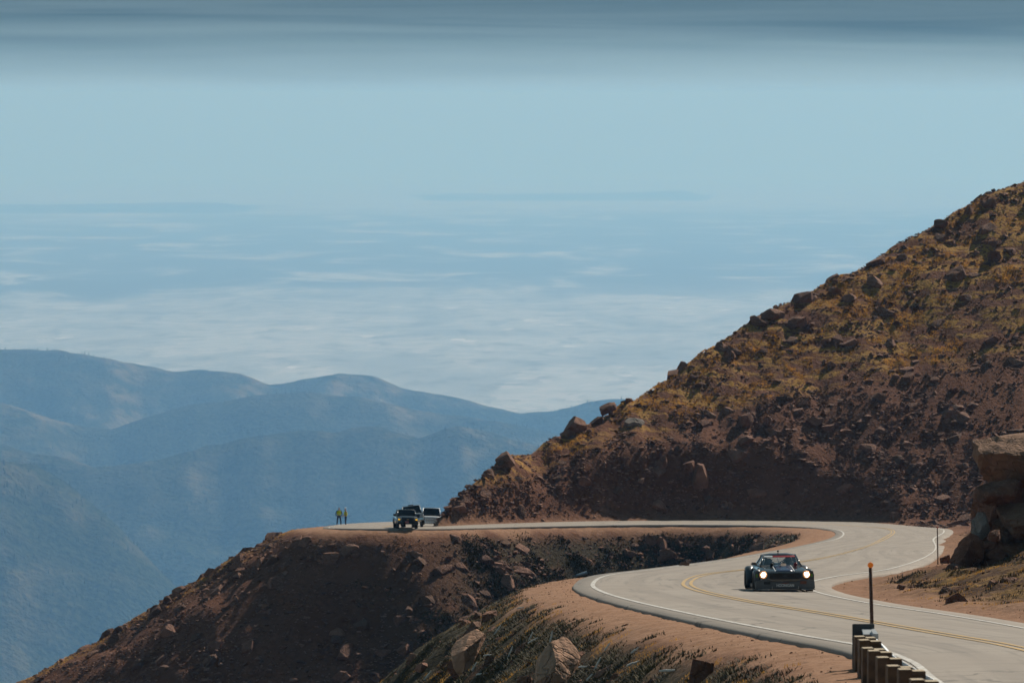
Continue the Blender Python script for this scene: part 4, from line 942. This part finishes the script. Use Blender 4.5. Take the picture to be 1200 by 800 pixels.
def race_car():
    t = empty('race_car'); tag(t, 'black wide-bodied vintage coupe race car with lit headlights coming up the bend', 'race car')
    # body: rings along the length; the cabin opening is left open
    S_ = [(2.30, .70, .34, .60, .63), (2.24, .80, .26, .67, .70), (2.05, .84, .22, .71, .75), (1.60, .86, .20, .75, .80), (1.10, .87, .20, .78, .85), (0.62, .87, .20, .80, .88), (0.50, .87, .20, .80, .88), (-0.2, .87, .20, .81, .86), (-0.95, .87, .20, .82, .87), (-1.10, .87, .21, .83, .90), (-1.70, .86, .24, .84, .90), (-2.15, .84, .30, .82, .87), (-2.28, .78, .36, .78, .82)]
    rings = []
    for (y, w, zb, zs, zt) in S_:
        half = [(w * .90, zb), (w, zb + .12), (w, (zb + zs) / 2), (w * .985, zs - .07), (w * .93, zs), (w * .72, zs + (zt - zs) * .55), (w * .36, zs + (zt - zs) * .9)]
        rings.append([(x, y, z) for x, z in half] + [(0, y, zt)] + [(-x, y, z) for x, z in reversed(half)])
    b = MB(); b.loft(rings, skip=lambda i, j: 6 <= i <= 7 and 5 <= j <= 8); b.build('body', M_carbon, t, True)
    b = MB(); b.box((0, -0.25, .27), (1.5, 1.5, .03)); b.build('floor', M_black, t)
    b = MB(); b.prism([(0.44, .60), (0.60, .60), (0.60, .84), (0.52, .885), (0.42, .86)], 'X', -.74, .74); b.build('dashboard', M_black, t)
    # nose
    b = MB(); b.box((0, 2.275, .55), (1.06, .09, .20)); g = b.build('grille', M_black, t, bevel=.015)
    b = MB()
    for k in range(4): b.box((0, 2.326, .48 + .045 * k), (1.02, .012, .010))
    b.build('grille_bar', M_rim, g)
    b = MB(); b.box((0, 2.33, .57), (.10, .02, .07)); b.build('badge', M_rim, g, bevel=.008)
    for s in (-1, 1):
        b = MB(); b.lathe([(0, .001), (.035, .045), (.02, .078), (0, .085)], (s * .735, 2.27, .60), 'Y', 24); h = b.build('headlight', M_lamp, t, True)
        b = MB(); b.lathe([(-.10, .135), (.03, .125), (.045, .112), (.03, .088), (-.02, .085)], (s * .735, 2.27, .60), 'Y', 24); b.build('ring', M_lampring, h, True)
        b = MB(); b.box((s * .735, 2.17, .60), (.30, .16, .27)); b.build('headlight_housing', M_flare, t, bevel=.06)
    b = MB(); b.prism([(-1.02, .115), (1.02, .115), (1.0, .40), (.62, .44), (.42, .36), (-.42, .36), (-.62, .44), (-1.0, .40)], 'Y', 2.16, 2.34)
    dam = b.build('air_dam', M_dam, t, bevel=.02)
    for s in (-1, 1):
        b = MB(); b.box((s * .62, 2.338, .33), (.22, .03, .10)); b.build('brake_duct', M_rust if s < 0 else M_black, dam, bevel=.006)
    b = MB(); b.box((0, 2.332, .315), (.26, .02, .035)); b.build('intake_mesh', M_rust, dam)
    b = MB(); b.box((0, 2.20, .425), (.94, .14, .12)); b.build('lower_intake', M_black, t, bevel=.01)
    b = MB(); b.prism([(-1.03, 1.5), (1.03, 1.5), (1.03, 2.30), (.90, 2.46), (-.90, 2.46), (-1.03, 2.30)], 'Z', .085, .105); b.build('splitter', M_flare, t)
    for s in (-1, 1):
        b = MB(); b.tube([(s * .95, 2.38, .10), (s * .55, 2.462, .10)], .012, 6); b.build('splitter_edge', M_white, t)
        b = MB(); b.box((s * .45, 2.36, .16), (.012, .14, .10)); b.build('splitter_strut', M_alloy, t)
    b = MB(); b.box((0, 2.352, .235), (.66, .014, .10)); pl = b.build('name_plate', M_flare, t, bevel=.004)
    fc = bpy.data.curves.new('lettering', 'FONT'); fc.body = 'HOONIGAN'; fc.size = .135; fc.align_x = 'CENTER'; fc.align_y = 'CENTER'; fc.extrude = .002; fc.offset = 0.004
    tmp = bpy.data.objects.new('lettering', fc); link(tmp); dg = bpy.context.evaluated_depsgraph_get(); me = bpy.data.meshes.new_from_object(tmp.evaluated_get(dg)); bpy.data.objects.remove(tmp)
    me.materials.clear(); me.materials.append(M_white); lt = link(bpy.data.objects.new('lettering', me)); lt.parent = pl
    # faces +y: x must run to the left as seen from the front
    lt.matrix_local = Matrix(((-1, 0, 0, 0), (0, 0, 1, 2.3615), (0, 1, 0, .235), (0, 0, 0, 1)))
    xs = [v.co.x for v in me.vertices]; k = .60 / (max(xs) - min(xs))
    for v in me.vertices: v.co.x *= k
    # flares
    for s in (-1, 1):
        for (yc, wo, hgt, nm) in ((1.42, 1.03, .76, 'front'), (-1.42, 1.10, .80, 'rear')):
            rr = []
            for q in range(15):
                a = math.pi * q / 14; yy = yc + .50 * math.cos(a); zz = .20 + (hgt - .20) * math.sin(a) ** .7
                rr.append([(s * .80, yy, zz + .02), (s * (wo - .06), yy, zz), (s * wo, yy, zz - .05), (s * wo, yy * .985 + yc * .015, zz - .10), (s * .82, yc + (yy - yc) * .86, max(.2, zz - .12))])
            b = MB(); b.loft(rr, closed=True, caps=True); b.build('fender_flare', M_flare, t, True)
        # vertical front face of the front flare
        b = MB(); b.prism([(s * .84, .20), (s * 1.02, .20), (s * 1.03, .58), (s * .98, .72), (s * .84, .74)], 'Y', 1.80, 1.92); b.build('fender_front', M_flare, t, bevel=.02)
        b = MB(); b.box((s * .94, 1.925, .56), (.07, .008, .11)); b.build('decal', M_green, t)
        b = MB(); b.prism([(-0.9, .10), (.9, .10), (.9, .24), (-.9, .24)], 'X', s * .86, s * .98); b.build('side_skirt', M_flare, t, bevel=.02)
        wheel(t, s * .90, 1.42, .33, .28, M_rim); wheel(t, s * .94, -1.42, .34, .34, M_rim)
        if s < 0: continue
        b = MB(); b.box((s * .93, .45, .93), (.20, .12, .10)); m_ = b.build('mirror', M_carbon, t, bevel=.03)
        b = MB(); b.tube([(s * .80, .42, .84), (s * .88, .45, .90)], .018, 6); b.build('mirror_arm', M_black, m_)
    # hood stripes, which also carry blue reflection and white highlights as colour, and intakes
    def hoodz(x, y):
        zs = np.interp(y, [.62, 1.1, 1.6, 2.05, 2.24], [.80, .78, .75, .71, .67]); zt = np.interp(y, [.62, 1.1, 1.6, 2.05, 2.24], [.88, .85, .80, .75, .70])
        return zs + (zt - zs) * np.interp(abs(x), [0, .31, .62], [1, .9, .55])
    def hood_strip(name, x0, x1, mat):
        r_ = [[(x, y, float(hoodz(x, y)) + .006) for x in np.linspace(x0, x1, 5)] + [(x, y, float(hoodz(x, y)) - .01) for x in np.linspace(x1, x0, 5)] for y in np.linspace(.70, 2.20, 10)]
        b = MB(); b.loft(r_); b.build(name, mat, t, True)
    hood_strip('hood_sheen_stripe', -.30, .30, M_blue); hood_strip('hood_sheen_stripe', .31, .335, M_white); hood_strip('hood_sheen_stripe', -.335, -.31, M_white)
    for (x, mt) in ((.36, M_black), (-.46, M_red)):
        b = MB(); b.lathe([(0, .03), (.02, .06), (.07, .068), (.10, .055), (.10, .03)], (x, 1.02, .91), 'Y', 18); b.tube([(x, 1.0, .80), (x, 1.04, .93)], .06, 10); b.build('turbo_intake', mt, t, True)
    b = MB(); b.box((-.05, .95, .90), (.20, .22, .10)); b.build('intake_manifold', M_chrome, t, bevel=.02)
    # cabin: pillars, roof, glass
    A0, A1, B1, C0 = (.70, .56, .87), (.55, -.12, 1.215), (.54, -.75, 1.235), (.66, -1.55, .92)
    for s in (-1, 1):
        b = MB(); b.tube([(s * A0[0], A0[1], A0[2] - .03), (s * A1[0], A1[1], A1[2])], .032, 8); b.build('pillar', M_carbon, t, True)
        b = MB(); b.loft([[(s * .50, -.70, 1.24), (s * .575, -.70, 1.20), (s * .575, -.95, 1.16), (s * .50, -.95, 1.21)], [(s * .58, -1.35, .93), (s * .74, -1.35, .85), (s * .74, -1.72, .85), (s * .58, -1.72, .90)]]); b.build('rear_pillar', M_carbon, t, bevel=.01)
        b = MB(); b.tube([(s * .72, -.55, .84), (s * .585, -.62, 1.21)], .022, 8); b.build('door_pillar', M_carbon, t, True)
        quad([(s * .745, .44, .86), (s * .565, -.12, 1.19), (s * .575, -.58, 1.20), (s * .735, -.52, .86)]).build('side_window', M_clear, t)
    rf = []
    for (y, w, z0, z1) in ((.0 - .06, .52, 1.185, 1.20), (-.14, .575, 1.205, 1.245), (-.45, .59, 1.215, 1.268), (-.80, .575, 1.205, 1.255), (-1.0, .54, 1.165, 1.20)):
        rf.append([(w, y, z0 - .015), (w * .94, y, z0 + .012), (w * .5, y, z1 - .004), (0, y, z1), (-w * .5, y, z1 - .004), (-w * .94, y, z0 + .012), (-w, y, z0 - .015), (0, y, z1 - .035)])
    b = MB(); b.loft(rf); b.build('roof', M_carbon, t, True)
    def screen(y0, z0, w0, y1, z1, w1, bow, name, mat, par, n=8, f0=-1, f1=1, off=0.0):
        r_ = []
        for k in range(n + 1):
            q = f0 + (f1 - f0) * k / n; c = bow * (1 - q * q)
            r_.append([(q * w0, y0 + c + off, z0), (q * w1, y1 + c + off, z1), (q * w1, y1 + c + off - .006, z1), (q * w0, y0 + c + off - .006, z0)])
        b = MB(); b.loft(r_); return b.build(name, mat, par)
    ws = screen(.56, .87, .68, -.08, 1.20, .53, .09, 'windshield', M_clear, t)
    fy = lambda q: .56 + (-.08 - .56) * q; fz = lambda q: .87 + .33 * q; fw = lambda q: .68 + (.53 - .68) * q
    # seen from the front the left end of the banner is the car's right side (+x)
    screen(fy(.83), fz(.83), fw(.83), fy(.98), fz(.98), fw(.98), .09, 'banner', M_red, ws, 8, -.98, .45, .012)
    screen(fy(.83), fz(.83), fw(.83), fy(.98), fz(.98), fw(.98), .09, 'banner', M_white, ws, 4, .46, .98, .012)
    screen(-1.62, .91, .60, -.96, 1.19, .50, -.03, 'rear_window', M_clear, t)
    b = MB()
    for s in (-1, 1):
        b.tube([(s * .62, .40, .30), (s * .60, .36, .86), (s * .50, -.10, 1.15), (s * .50, -.60, 1.17), (s * .58, -.66, .30)], .022, 8); b.tube([(s * .50, -.60, 1.16), (s * .50, -1.35, .72)], .022, 8)
    b.tube([(-.50, -.10, 1.15), (.50, -.10, 1.15)], .022, 8); b.tube([(-.50, -.60, 1.17), (.50, -.60, 1.17)], .022, 8); b.tube([(-.55, -.64, .40), (.50, -.60, 1.15)], .022, 8); b.tube([(.55, .36, .84), (-.55, .36, .84)], .022, 8); b.tube([(0.06, .45, .86), (0.06, -.08, 1.17)], .014, 8); b.tube([(.06, .30, .93), (-.30, -.30, 1.10)], .018, 8)
    b.build('roll_cage', M_cage, t, True)
    for s in (-1, 1):
        b = MB(); b.box((s * .34, -.42, .42), (.46, .48, .14)); b.box((s * .34, -.68, .68), (.46, .12, .56), (-.15, 0, 0)); b.box((s * .34, -.74, 1.0), (.28, .09, .16), (-.15, 0, 0)); b.build('seat', M_black, t, bevel=.04)
    b = MB(); b.lathe([(-.012, .15), (0, .165), (.012, .15), (0, .135), (-.012, .15)], (0, 0, 0), 'Y', 24); b.box((0, 0, 0), (.28, .012, .03)); sw = b.build('steering_wheel', M_black, t, True); sw.location = (-.34, .20, .84); sw.rotation_euler = (-.35, 0, 0)
    b = MB(); b.tube([(.02, -.35, 1.26), (.02, -.37, 1.31)], .012, 8); b.lathe([(0, .001), (.0, .035), (.05, .035), (.06, .001)], (.02, -.36, 1.31), 'Z', 12); b.build('roof_beacon', M_black, t)
    return t
rc_ = race_car(); place_on_road(rc_, 9.30, 147.4, (0.018, -1.0))

def truck(label, paint, group, kind, lights=False, plate=False, tint=M_tint, H=1.80, W=1.98, L=5.5, grille=M_black, alloy=M_alloy):
    t = empty('pickup_truck' if kind == 'pickup' else 'sport_utility_vehicle'); tag(t, label, 'pickup' if kind == 'pickup' else 'suv', group)
    hw = W / 2; yf = L / 2
    # lower body by rings along the length
    R_ = [(yf, .86, .48, .92, 1.02), (yf - .06, .92, .42, .99, 1.08), (yf - .5, .98, .40, 1.04, 1.13), (yf - 1.35, 1.0, .38, 1.08, 1.17), (yf - 1.6, 1.0, .38, 1.09, 1.15), (-yf + .1, 1.0, .42, 1.09, 1.13), (-yf, .95, .46, 1.05, 1.09)]
    rings = []
    for (y, w, zb, zs, zt) in R_:
        w *= hw; half = [(w * .92, zb), (w, zb + .12), (w, zs - .22), (w * .985, zs - .06), (w * .93, zs), (w * .6, zt - .015)]
        rings.append([(x, y, z) for x, z in half] + [(0, y, zt)] + [(-x, y, z) for x, z in reversed(half)])
    b = MB(); b.loft(rings); body = b.build('body', paint, t, True)
    y0 = yf - 1.45; yr = -yf + (2.0 if kind == 'pickup' else .25)
    # cab: roof and pillars round glass
    zt = H
    b = MB(); rr = []
    for (y, w, z0, z1) in ((y0 - .62, .74, zt - .05, zt - .02), (y0 - .80, .77, zt - .035, zt), (yr + .55, .77, zt - .035, zt), (yr + .28, .74, zt - .07, zt - .03)):
        w *= hw; rr.append([(w, y, z0 - .05), (w * .95, y, z0 + .01), (0, y, z1), (-w * .95, y, z0 + .01), (-w, y, z0 - .05), (0, y, z1 - .08)])
    b.loft(rr); roof = b.build('roof', paint, t, True)
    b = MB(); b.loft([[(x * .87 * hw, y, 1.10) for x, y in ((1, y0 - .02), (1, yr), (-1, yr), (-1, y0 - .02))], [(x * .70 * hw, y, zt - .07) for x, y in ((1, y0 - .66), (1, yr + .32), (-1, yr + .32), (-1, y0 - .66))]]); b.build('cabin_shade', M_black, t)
    b = MB(); b.loft([[(.83 * hw, y0 + .06, 1.10), (.72 * hw, y0 - .60, zt - .08), (-.72 * hw, y0 - .60, zt - .08), (-.83 * hw, y0 + .06, 1.10)], [(.83 * hw, y0 + .04, 1.10), (.72 * hw, y0 - .62, zt - .08), (-.72 * hw, y0 - .62, zt - .08), (-.83 * hw, y0 + .04, 1.10)]]); b.build('windshield', tint, t)
    for s in (-1, 1):
        b = MB(); b.tube([(s * .90 * hw, y0 + .06, 1.08), (s * .75 * hw, y0 - .64, zt - .06)], .045, 8); b.build('pillar', paint, t, True)
        b = MB(); b.tube([(s * .90 * hw, yr + .05, 1.08), (s * .75 * hw, yr + .34, zt - .06)], .06, 8); b.build('pillar', paint, t, True)
        ym = (y0 + yr) / 2 - .1
        b = MB(); b.tube([(s * .905 * hw, ym, 1.08), (s * .75 * hw, ym, zt - .06)], .04, 8); b.build('pillar', paint, t, True)
        quad([(s * .90 * hw, y0 - .08, 1.10), (s * .76 * hw, y0 - .70, zt - .10), (s * .76 * hw, yr + .40, zt - .10), (s * .90 * hw, yr + .15, 1.10)]).build('side_window', tint, t)
        b = MB(); b.box((s * (hw + .12), y0 - .15, 1.20), (.20, .12, .22)); m_ = b.build('mirror', M_black, t, bevel=.03)
        b = MB(); b.tube([(s * (hw - .08), y0 - .12, 1.12), (s * (hw + .06), y0 - .15, 1.17)], .025, 6); b.build('mirror_arm', M_black, m_)
        b = MB(); b.box((s * .73 * hw, yf - .05, .92), (.36 * hw, .14, .20)); h = b.build('headlight', M_alloy, t, bevel=.03)
        if lights:
            b = MB(); b.box((s * .80 * hw, yf + .03, .83), (.17, .05, .10)); b.build('indicator_lamp', M_amber, h, bevel=.015)
        for yy in (yf - .95, -yf + 1.15):
            wheel(t, s * (hw - .14), yy, .38, .26, alloy)
            b = MB(); rr = []
            for q in range(11):
                a = math.pi * q / 10; rr.append([(s * (hw - .06), yy + .52 * math.cos(a), .40 + .50 * math.sin(a)), (s * (hw + .015), yy + .50 * math.cos(a), .40 + .48 * math.sin(a)), (s * (hw + .015), yy + .43 * math.cos(a), .40 + .42 * math.sin(a)), (s * (hw - .06), yy + .43 * math.cos(a), .40 + .42 * math.sin(a))])
            b.loft(rr); b.build('wheel_arch', M_black, t)
    b = MB(); b.box((0, yf + .005, .80), (1.08 * hw, .07, .34)); g = b.build('grille', grille, t, bevel=.02)
    b = MB(); b.box((0, yf + .045, .82), (1.06 * hw, .02, .045)); b.build('grille_bar', M_chrome if kind != 'pickup' or not lights else M_rim, g)
    b = MB(); b.box((0, yf + .04, .52), (1.86 * hw, .20, .20)); bp = b.build('bumper', M_black if lights else M_chrome, t, bevel=.04)
    if plate:
        b = MB(); b.box((.08, yf + .15, .60), (.32, .015, .16)); b.build('number_plate', simple('reddish_plate', (0.45, 0.16, 0.14), .5), bp)
        b = MB(); b.box((0, yf + .065, .84), (.22, .02, .06)); b.box((0, yf + .066, .84), (.10, .02, .09)); b.build('emblem', simple('gold_emblem', (0.5, 0.28, 0.08), .3, .6), g)
    if kind == 'pickup':
        b = MB(); b.box((0, (-yf + yr) / 2 + .05, 1.12), (1.72 * hw, (yr + yf) - .25, .06)); b.build('bed_cover', M_black, t)
    return t
M_truck = simple('dark_metallic_paint', (0.085, 0.098, 0.104), 0.25, 0.3, 0.15, 2, coat=0.8)
M_pale = simple('pale_silver_paint', (0.36, 0.37, 0.37), 0.3, 0.3, 0.1, 2, coat=0.8)
M_whitep = simple('white_car_paint', (0.72, 0.73, 0.74), 0.3, 0, 0.06, 2, coat=0.8)
g_ = 'support vehicles parked at the far bend'
t1 = truck('dark pickup truck with two amber lights parked foremost at the far bend', M_truck, g_, 'pickup', True, True, H=1.72, W=1.96)
place_on_road(t1, at(474.8, 618, 384)[0], 384.5, (0.10, -1))
t2 = truck('pale roofed pickup truck mostly hidden behind the dark pickup', M_pale, g_, 'pickup', H=1.98, W=2.04, L=5.7, alloy=M_rim)
place_on_road(t2, at(484.0, 618, 391)[0], 391.5, (0.06, -1))
b = MB(); b.box((0, .3, 2.03), (.5, .14, .08)); o = b.build('roof_light_bar', M_black, t2, bevel=.02)
t3 = truck('white sport utility vehicle half hidden by the cliff tip', M_whitep, g_, 'suv', H=1.95, W=2.02, L=5.2, grille=M_alloy)
place_on_road(t3, at(504.5, 617, 409)[0], 410.0, (0.03, -1))

# ------------------------------------------------------------------ people
M_skin = simple('skin', (0.42, 0.24, 0.16), 0.6); M_hair = simple('dark_hair', (0.03, 0.02, 0.015), 0.7)
M_vest = grass_mat('hi_vis_yellow', (0.85, 0.95, 0.03), 0.1, 12); M_band = simple('reflective_band', (0.55, 0.55, 0.5), 0.4)
M_vesto = simple('hi_vis_orange', (0.72, 0.30, 0.03), 0.6)
M_jean = simple('blue_jeans', (0.030, 0.050, 0.095), 0.85, 0, 0.3, 15); M_shirt = simple('dark_green_shirt', (0.03, 0.06, 0.045), 0.85); M_tan = simple('tan_jacket', (0.36, 0.21, 0.08), 0.85)
M_boot = simple('dark_boots', (0.02, 0.016, 0.014), 0.7); M_helmet = simple('pale_helmet', (0.45, 0.48, 0.48), 0.25, coat=.5); M_suit = simple('race_suit', (0.03, 0.03, 0.035), 0.8); M_cap = simple('white_cap', (0.7, 0.7, 0.68), 0.7)
def skin(name, pts, edges, mat, parent, sub=1):
    bm = bmesh.new(); ly = bm.verts.layers.skin.verify(); vs = []
    for k, (co, r) in enumerate(pts):
        v = bm.verts.new(co); v[ly].radius = r if isinstance(r, tuple) else (r, r); v[ly].use_root = (k == 0); vs.append(v)
    for a, c in edges: bm.edges.new((vs[a], vs[c]))
    me = bpy.data.meshes.new(name); bm.to_mesh(me); bm.free(); me.materials.append(mat)
    o = link(bpy.data.objects.new(name, me)); o.modifiers.new('skin', 'SKIN').use_smooth_shade = True
    m = o.modifiers.new('subdivision', 'SUBSURF'); m.levels = sub; m.render_levels = sub
    if parent: o.parent = parent
    return o
def hand(pts, edges, wrist, iw, dirv, side):
    d = Vector(dirv).normalized(); pts.append((tuple(Vector(wrist) + d * .07), (.035, .018))); p = len(pts) - 1; edges.append((iw, p))
    for k in range(4):
        off = Vector((0, (k - 1.5) * .020, 0)); L = (.062, .075, .070, .055)[k]
        a = Vector(wrist) + d * .10 + off; pts.append((tuple(a), .0095)); edges.append((p, len(pts) - 1)); pts.append((tuple(a + d * L + Vector((-side * .02, 0, 0))), .008)); edges.append((len(pts) - 2, len(pts) - 1))
    th = Vector(wrist) + d * .05 + Vector((0, .045, 0)); pts.append((tuple(th), .011)); edges.append((p, len(pts) - 1)); pts.append((tuple(th + d * .045 + Vector((0, .012, 0))), .009)); edges.append((len(pts) - 2, len(pts) - 1))
def person(label, loc, rz, legs, arms, jacket, vest, cap, hi):
    t = empty('person', loc, rz); tag(t, label, 'person', 'people in high visibility vests at the far bend')
    hip = (0, 0, .94); (lx, ly), (rx, ry) = legs
    P = [(hip, (.15, .10)), ((0, 0, 1.16), (.14, .10)), ((0, .01, 1.38), (.17, .11)), ((0, .01, 1.50), (.06, .06)), ((0, .025, 1.58), (.075, .085)), ((0, .03, 1.68), (.075, .095)), ((0, .025, 1.75), (.05, .06))]
    E = [(0, 1), (1, 2), (2, 3), (3, 4), (4, 5), (5, 6)]
    P += [((0, .125, 1.655), .012)]; E += [(5, 7)]
    J = []; 
    for s, (fx, fy) in ((-1, (lx, ly)), (1, (rx, ry))):
        n = len(P); P += [((s * .10, 0, .90), .085), ((s * .06 + fx * .5, fy * .5 + .03, .50), .060), ((fx, fy, .10), .045), ((fx, fy + .14, .04), .035)]
        E += [(0, n), (n, n + 1), (n + 1, n + 2), (n + 2, n + 3)]
    arm_pts = []
    for s, (ex, ey, ez, wx, wy, wz) in zip((-1, 1), arms):
        n = len(P); P += [((s * .20, .0, 1.42), .055), ((ex, ey, ez), .042), ((wx, wy, wz), .030)]; E += [(2, n), (n, n + 1), (n + 1, n + 2)]
        dv = Vector((wx - ex, wy - ey, wz - ez)); hand(P, E, (wx, wy, wz), n + 2, dv, s); arm_pts.append([(s * .20, .0, 1.42), (ex, ey, ez), (wx, wy, wz)])
    skin('body', P, E, M_skin, t, 1)
    pj = [((0, 0, .96), (.165, .115)), ((0, 0, 1.05), (.155, .11))]; ej = [(0, 1)]
    for s, (fx, fy) in ((-1, (lx, ly)), (1, (rx, ry))):
        n = len(pj); pj += [((s * .10, 0, .88), .100), ((s * .06 + fx * .5, fy * .5 + .03, .50), .076), ((fx, fy, .10), .066)]; ej += [(0, n), (n, n + 1), (n + 1, n + 2)]
        skin('boot', [((fx, fy - .03, .10), .055), ((fx, fy, .055), .055), ((fx, fy + .10, .045), .048), ((fx, fy + .17, .038), .036)], [(0, 1), (1, 2), (2, 3)], M_boot, t)
    skin('jeans', pj, ej, M_jean, t)
    ps = [((0, 0, 1.02), (.165, .12)), ((0, 0, 1.18), (.155, .115)), ((0, .01, 1.38), (.185, .125)), ((0, .01, 1.475), (.075, .075))]; es = [(0, 1), (1, 2), (2, 3)]
    for a in arm_pts:
        n = len(ps); ps += [(a[0], .068), (a[1], .055), (a[2], .042)]; es += [(2, n), (n, n + 1), (n + 1, n + 2)]
    skin('jacket', ps, es, jacket, t)
    v = skin('vest', [((0, 0, .97), (.24, .19)), ((0, 0, 1.18), (.235, .185)), ((0, .01, 1.37), (.26, .19)), ((0, .01, 1.47), (.14, .12))], [(0, 1), (1, 2), (2, 3)], vest, t)
    b = MB(); b.loft([[(.205 * math.cos(a), .165 * math.sin(a), z) for a in np.linspace(0, 2 * math.pi, 17)[:-1]] for z in (1.10, 1.15)], caps=False); b.build('reflective_band', M_band, v, True)
    if cap is M_hair: skin('hair', [((0, .005, 1.70), (.082, .10)), ((0, .005, 1.765), (.062, .075))], [(0, 1)], cap, t)
    else: skin('cap', [((0, .02, 1.725), (.085, .10)), ((0, .02, 1.775), (.07, .08)), ((0, .15, 1.735), (.06, .012))], [(0, 1), (0, 2)], cap, t)
    b = MB(); 
    for s in (-1, 1): b.lathe([(0, .001), (.004, .010), (-.006, .014)], (s * .032, .122, 1.685), 'Y', 8)
    b.build('eyes', M_hair, t)
    t.scale = (1.07, 1.07, 1.07)
    return t
def stand(px, Y): x = at(px, 612, Y)[0]; return (x, Y, float(ground_z(x, Y)) - 0.005)
person('person in a yellow high visibility vest standing with legs apart at the road edge', stand(397.3, 438), math.pi + .15, ((-.19, 0), (.21, .02)), ((-.30, .02, 1.16, -.25, .12, .93), (.30, .02, 1.16, .26, .12, .93)), M_shirt, M_vest, M_hair, 1)
person('person in tan jacket and yellow vest standing sideways with feet together', stand(405.2, 438), math.pi / 2 + .3, ((-.09, .03), (.09, -.02)), ((-.27, .03, 1.17, -.18, .20, 1.05), (.27, .03, 1.17, .18, .20, 1.05)), M_tan, M_vest, M_cap, 1)

def driver():
    t = empty('person'); tag(t, 'helmeted driver in dark suit at the wheel of the race car', 'person')
    P = [((-.34, -.50, .52), (.15, .12)), ((-.34, -.56, .72), (.15, .11)), ((-.34, -.54, .88), (.17, .11)), ((-.34, -.50, .95), (.06, .06)), ((-.34, -.47, 1.03), (.08, .09)), ((-.34, -.46, 1.10), (.06, .07))]; E = [(0, 1), (1, 2), (2, 3), (3, 4), (4, 5)]
    for s in (-1, 1):
        n = len(P); P += [((-.34 + s * .10, -.40, .52), .085), ((-.34 + s * .12, .02, .56), .065), ((-.34 + s * .12, .34, .36), .045)]; E += [(0, n), (n, n + 1), (n + 1, n + 2)]
        n = len(P); P += [((-.34 + s * .20, -.50, .88), .06), ((-.34 + s * .24, -.18, .76), .045), ((-.34 + s * .15, .12, .84), .034)]; E += [(2, n), (n, n + 1), (n + 1, n + 2)]
        hand(P, E, (-.34 + s * .15, .12, .84), n + 2, (-.02 * s, .10, .04), s)
    skin('body', P, E, M_suit, t, 1)
    h = skin('helmet', [((-.34, -.47, 1.03), (.115, .13)), ((-.34, -.47, 1.09), (.118, .135)), ((-.34, -.47, 1.14), (.07, .08))], [(0, 1), (1, 2)], M_helmet, t, 2)
    b = MB(); b.loft([[(-.34 + .112 * math.cos(a), -.47 + .142 * math.sin(a), z) for a in np.linspace(.35, math.pi - .35, 9)] for z in (1.045, 1.105)], closed=False, caps=False); b.build('visor', M_black, h, True)
    t.matrix_world = rc_.matrix_world.copy()
driver()
#REST-END
ztop = float(GZ.max()) + 10
def build_haze():
    b = MB(); R = 300000.0; zb = -HP - 260000.0 ** 2 / (2 * RE) - 1.0
    b.box((0, 0, (ztop + zb) / 2), (2 * R, 2 * R, ztop - zb))
    m, n, l = new_mat('mountain_air'); n.remove(n['Principled BSDF'])
    v = n.new('ShaderNodeVolumePrincipled'); v.inputs['Color'].default_value = (0.25, 0.55, 1.0, 1)
    v.inputs['Absorption Color'].default_value = (0.50, 0.50, 0.50, 1)
    v.inputs['Density'].default_value = 6.2e-5; v.inputs['Anisotropy'].default_value = 0.12
    l.new(v.outputs[0], n['Material Output'].inputs['Volume'])
    o = b.build('haze', m); tag(o, 'pale blue haze filling the air over the plain', 'haze', kind='stuff')
build_haze()
